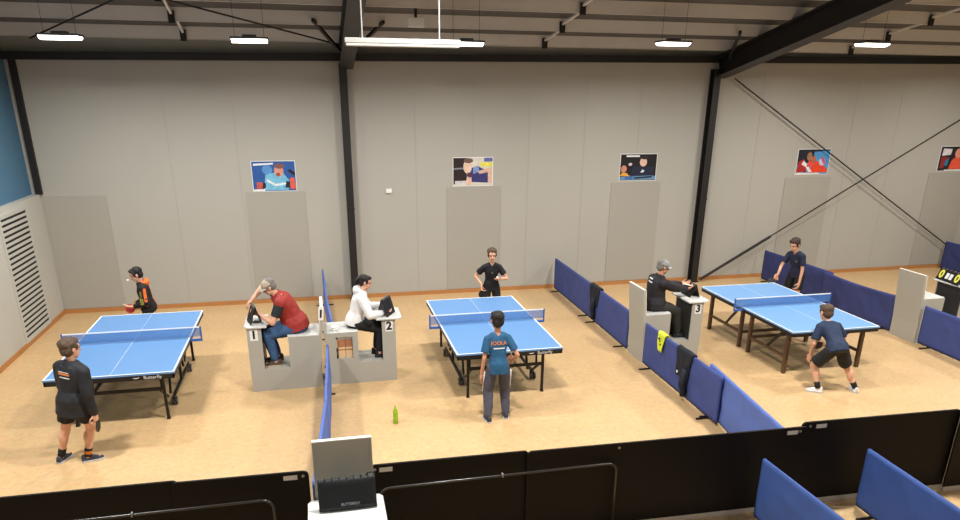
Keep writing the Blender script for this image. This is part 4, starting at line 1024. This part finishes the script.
conform_print(p, 'print_panel', grid_quad(-0.03, 0.05, -0.30, 0.05, 10), 0.75, ORANGE)
for s, mm, x0, x1, y0, y1 in ((0, ORANGE, -0.045, 0.0, -0.30, 0.02), (1, OLV2, 0.015, 0.07, -0.24, -0.14), (2, OLV2, 0.03, 0.06, -0.12, -0.03)):
    # panels on the side turned to the camera (his left side)
    me = grid_quad(x0, x1, y0, y1, 8); bv = BVHTree.FromPolygons([v.co for v in g_.data.vertices], [list(f_.vertices) for f_ in g_.data.polygons]); c_, d_ = p.SP(0.8)
    for v in me.vertices:
        hit = bv.ray_cast(c_ + V(-0.8, v.co.x, 0) + V(0, 0, v.co.y), V(1, 0, 0))
        v.co = (hit[0] + V(-0.004, 0, 0)) if hit[0] else c_
    me.materials.append(mm); o = bpy.data.objects.new('print_panel', me); COL.objects.link(o); o.parent = g_
bat('red bat held by the boy in the orange hood', p.M @ (p.arms[1][1] + V(0.0, 0.04, 0.025)), wdir(p, (-0.2, 0.5, -0.6)), (0, -1, 0.25), RED, RED)
ball('white ball tossed in the air by the boy in the orange hood', (-3.10, 12.30, 1.19))
# player in black behind the middle table
p = person('smiling player in black t-shirt and trousers behind the far end of the middle table', (3.06, 12.42, 0), -96, 1.49, dict(
    girth=0.86, pz=0.755, lean=0.08, curve=0.12, hyaw=0.06, hpitch=0.10, hair=HAIRB, head=0.238, seed=7, smile=0.006, hairbig=1.06, tousle=1.5,
    handL=((-0.10, 0.22, 0.93), (-1, -0.5, -0.5), (0.4, 0.9, 0.15), (0.1, -0.1, 1), 0.12), handR=((0.20, 0.12, 0.82), (0.8, -1, 0), (-0.05, 0.3, -1), (-1, 0.3, 0), 0.9),
    footL=((-0.13, 0.0, 0), -0.15), footR=((0.13, 0.02, 0), 0.2), top='tee', topmat=TEEBLK, sleeve=0.62, hem=-0.14, loose=1.1, botmat=PBLK, cut=1.9, shoe=SHOE_D))
conform_print(p, 'chest_print', grid_quad(-0.012, 0.012, -0.004, 0.004, 4), 0.66, PRW, back=False)
bat('black bat hanging from the hand of the player in black', p.M @ (p.arms[1][1] + V(0, 0.03, -0.06)), wdir(p, (-0.12, 0.12, -1)), (0.1, -1, 0.2), BLKR, BLKR)
ball('white ball resting on the open hand of the player in black', p.M @ (p.arms[-1][1] + V(0.03, 0.075, 0.05)))
# boy in blue shirt, near end of the middle table
p = person('boy in teal blue t-shirt and slate track pants before the middle table', (2.17, 8.37, 0), 88, 1.50, dict(
    girth=0.77, pz=0.765, lean=0.10, curve=0.12, hyaw=0.0, hpitch=0.16, hair=HAIRK, head=0.245, seed=9,
    handL=((-0.215, 0.02, 0.66), (-0.3, -1, 0), (-0.1, 0.2, -1), (1, 0, 0), 0.35), handR=((0.215, 0.12, 0.78), (0.5, -1, -0.2), (0.35, 0.9, -0.1), (-1, 0.2, 0.2), 0.9),
    footL=((-0.135, -0.05, 0), -0.12), footR=((0.125, 0.03, 0), 0.15), top='tee', topmat=TEAL, sleeve=0.7, hem=-0.2, loose=1.25, flare=0.012,
    botmat=GREYP, cut=1.95, stripe=True, shoe=SHOE_D, skin=SKIN2, wr=0.008))
me = text_mesh('JOOLA', 0.068, 0, 0.0015); me.transform(Matrix.Scale(1.0, 4)); conform_print(p, 'back_lettering', me, 0.74, PRO)
conform_print(p, 'back_stripe', grid_quad(-0.075, 0.075, -0.008, 0.008), 0.56, PRW)
bat('black bat held in front by the boy in teal blue', p.M @ (p.arms[1][1] + V(0.02, 0.07, 0)), wdir(p, (0.15, 1, 0.12)), (1, 0.1, 0.25), BLKR, BLKR)
# boy in navy behind the right table
p = person('boy in navy t-shirt looking down behind the far end of the right table', (9.22, 12.03, 0), 202, 1.57, dict(
    girth=0.83, pz=0.81, lean=0.27, curve=0.22, hyaw=-0.02, hpitch=0.42, hair=HAIRD, head=0.245, seed=11, hairbig=1.03,
    handL=((-0.20, 0.20, 0.66), (-0.8, -1, 0), (0, 0.4, -1), (1, 0, 0), 0.7), handR=((0.14, 0.42, 0.80), (0.9, -1, 0), (0.1, 0.8, -0.6), (-1, 0.3, 0), 0.9),
    footL=((-0.13, 0.03, 0), -0.1), footR=((0.13, -0.03, 0), 0.2), top='tee', topmat=NAVY2, sleeve=0.68, hem=-0.16, loose=1.3, botmat=SHBLK, cut=0.85, shoe=SHOE_D, sock=SHBLK))
conform_print(p, 'chest_badge', grid_quad(-0.02, 0.02, -0.025, 0.025, 4), 0.66, mat('badge_green', (84, 104, 110), 0.7), back=False, shift=(0.06, 0))
bat('black bat held low by the boy in navy behind the right table', p.M @ (p.arms[1][1] + V(0.01, 0.065, -0.045)), wdir(p, (0.15, 0.6, -0.75)), (-0.4, -0.8, 0.5), BLKR, BLKR)
# crouching boy at the right table
p = person('boy in navy t-shirt and black shorts crouching at the near end of the right table', (7.30, 8.26, 0), 92, 1.50, dict(
    girth=0.9, pz=0.69, px=-0.12, py=-0.03, lean=0.66, curve=0.40, side=0.07, hyaw=0.0, hpitch=0.20, hair=HAIRB, head=0.24, seed=13,
    handL=((-0.27, 0.30, 0.50), (-0.8, -0.8, 0.1), (0, 0.3, -1), (1, 0, 0), 0.4), handR=((0.08, 0.34, 0.58), (1, -0.6, -0.3), (-0.1, 1, 0), (-1, 0, 0.3), 0.9),
    footL=((-0.27, 0.03, 0), -0.9, (-0.5, 1, 0)), footR=((0.275, -0.10, 0), 0.25, (0.4, 1, 0)), top='tee', topmat=NAVY, sleeve=0.78, hem=-0.14, loose=1.5, flare=0.014,
    botmat=SHBLK, cut=0.86, loosep=1.3, shoe=SHOE_W, sock=SHBLK, wr=0.008))
bat('bat held low in front of the crouching boy', p.M @ (p.arms[1][1] + V(0, 0.07, 0.0)), wdir(p, (-0.9, 0.4, -0.1)), wdir(p, (1, 0.2, 0.3)), RED, BLKR)
# umpire 1: red vest, faces left
sitL = dict(footL=((-0.09, 0.42, 0.337), 0.0, (0, 1, 0.6)), footR=((0.09, 0.37, 0.337), 0.05, (0, 1, 0.6)))
p = person('seated man in red padded vest, jeans and beige cap on station 1', (-0.42, 10.26, 0), 180, 1.74, dict(
    pz=0.915, lean=0.26, curve=0.50, hyaw=-0.12, hpitch=0.55, hairstyle='cap', capmat=CAPB, brimmat=BRIMP, hair=mat('hair_grey', (120, 116, 110), 0.8), head=0.225, girth=1.12, belly=0.03, seed=15,
    handL=((-0.10, 0.50, 1.12), (-0.7, -0.2, -1), (0.3, 0.8, 0.4), (1, 0, 0), 0.6), handR=((0.08, 0.58, 1.30), (0.7, -0.1, 0.6), (-0.3, 0.7, -0.6), (0, 0, -1), 0.5),
    top='vest', topmat=REDV, sleevemat=SLV, hem=-0.12, botmat=DENIM, cut=1.9, shoe=BROWNSH, sole=TANS, skin=SKIN, wr=0.009,
    footL=((-0.14, 0.32, 0.337), 0.0, (0, 1, 0.9)), footR=((0.10, 0.30, 0.337), 0.0, (0, 1, 0.9))))
# umpire 2: white hoodie, faces right
p = person('seated woman in white hoodie and black trousers with ponytail on station 2', (0.44, 10.28, 0), 0, 1.60, dict(
    pz=0.90, lean=0.18, curve=0.24, hyaw=0.1, hpitch=0.30, hairstyle='ponytail', hair=HAIRK, head=0.208, girth=0.87, seed=17,
    handL=((-0.12, 0.42, 1.09), (-0.8, -0.5, -0.8), (0.2, 1, 0.1), (0.6, 0, 0.5), 0.6), handR=((0.12, 0.42, 1.04), (0.8, -0.4, -0.8), (-0.1, 1, 0), (-0.6, 0, 0.5), 0.6),
    top='hoodie', topmat=KNIT, sleeve=1.85, hem=-0.1, collar=False, botmat=PBLK, cut=1.85, shoe=SHBLK, sole=SHBLK, wr=0.007,
    footL=((-0.08, 0.30, 0.337), 0.0, (0, 1, 0.9)), footR=((0.09, 0.34, 0.337), 0.0, (0, 1, 0.9))))
# umpire 3: black jacket, grey cap
p = person('seated man in black jacket and grey cap on station 3', (5.26, 10.22, 0), 0, 1.60, dict(
    pz=0.90, lean=-0.06, curve=0.38, hyaw=0.05, hpitch=0.28, hairstyle='cap', capmat=CAPG, brimmat=BRIMG, hair=mat('hair_grey', (120, 116, 110), 0.8), head=0.225, girth=1.08, belly=0.02, seed=19, skin=SKIN2,
    handL=((-0.10, 0.50, 1.19), (-0.8, -0.6, -0.8), (0.3, 1, 0.1), (0.5, 0, 0.6), 0.6), handR=((0.05, 0.56, 1.13), (0.8, -0.4, -0.9), (-0.1, 1, 0.1), (-0.5, 0, 0.6), 0.7),
    top='jacket', topmat=mat('jacket_charcoal', (34, 30, 36), 0.7, var=0.15, scale=9), sleeve=1.9, hem=-0.1, botmat=OLIVE, cut=1.92, shoe=SHBLK, sole=SHBLK, wr=0.008,
    footL=((-0.09, 0.40, 0.337), 0.0, (0, 1, 0.9)), footR=((0.09, 0.42, 0.337), 0.0, (0, 1, 0.9))))
for dx, dy in ((-0.03, 0.02), (0.0, -0.035)):
    conform_print(p, 'back_print', grid_quad(-0.075 + dx * 0.5, 0.075 + dx, -0.010 + dy, 0.012 + dy), 0.80, PRW)
t = thing('paper_sheet', 'white score sheet in the hands of the man on station 3', 'paper', (5.83, 10.20, 1.20))
MB().box((-0.085, -0.06, -0.001), (0.085, 0.06, 0.001)).xform(Matrix.Rotation(0.25, 4, 'Y')).build('sheet', PAPER, t)
t = thing('score_sheet', 'white sheet lying on the desk of station 3 beside the scoreboard', 'paper', (5.80, 10.10, 0.9955))
MB().box((-0.07, -0.05, 0), (0.07, 0.05, 0.002)).build('sheet', PAPER, t)
#PEOPLE_END
# ------------------------------------------------------------------ render settings
w = bpy.data.worlds.new('world'); scene.world = w; w.use_nodes = True
w.node_tree.nodes['Background'].inputs[0].default_value = (0.8, 0.85, 0.9, 1); w.node_tree.nodes['Background'].inputs[1].default_value = 0.05
vs = scene.view_settings; vs.view_transform = 'Standard'; vs.look = 'None'; vs.gamma = 1; vs.use_curve_mapping = False
vs.exposure = 0.68
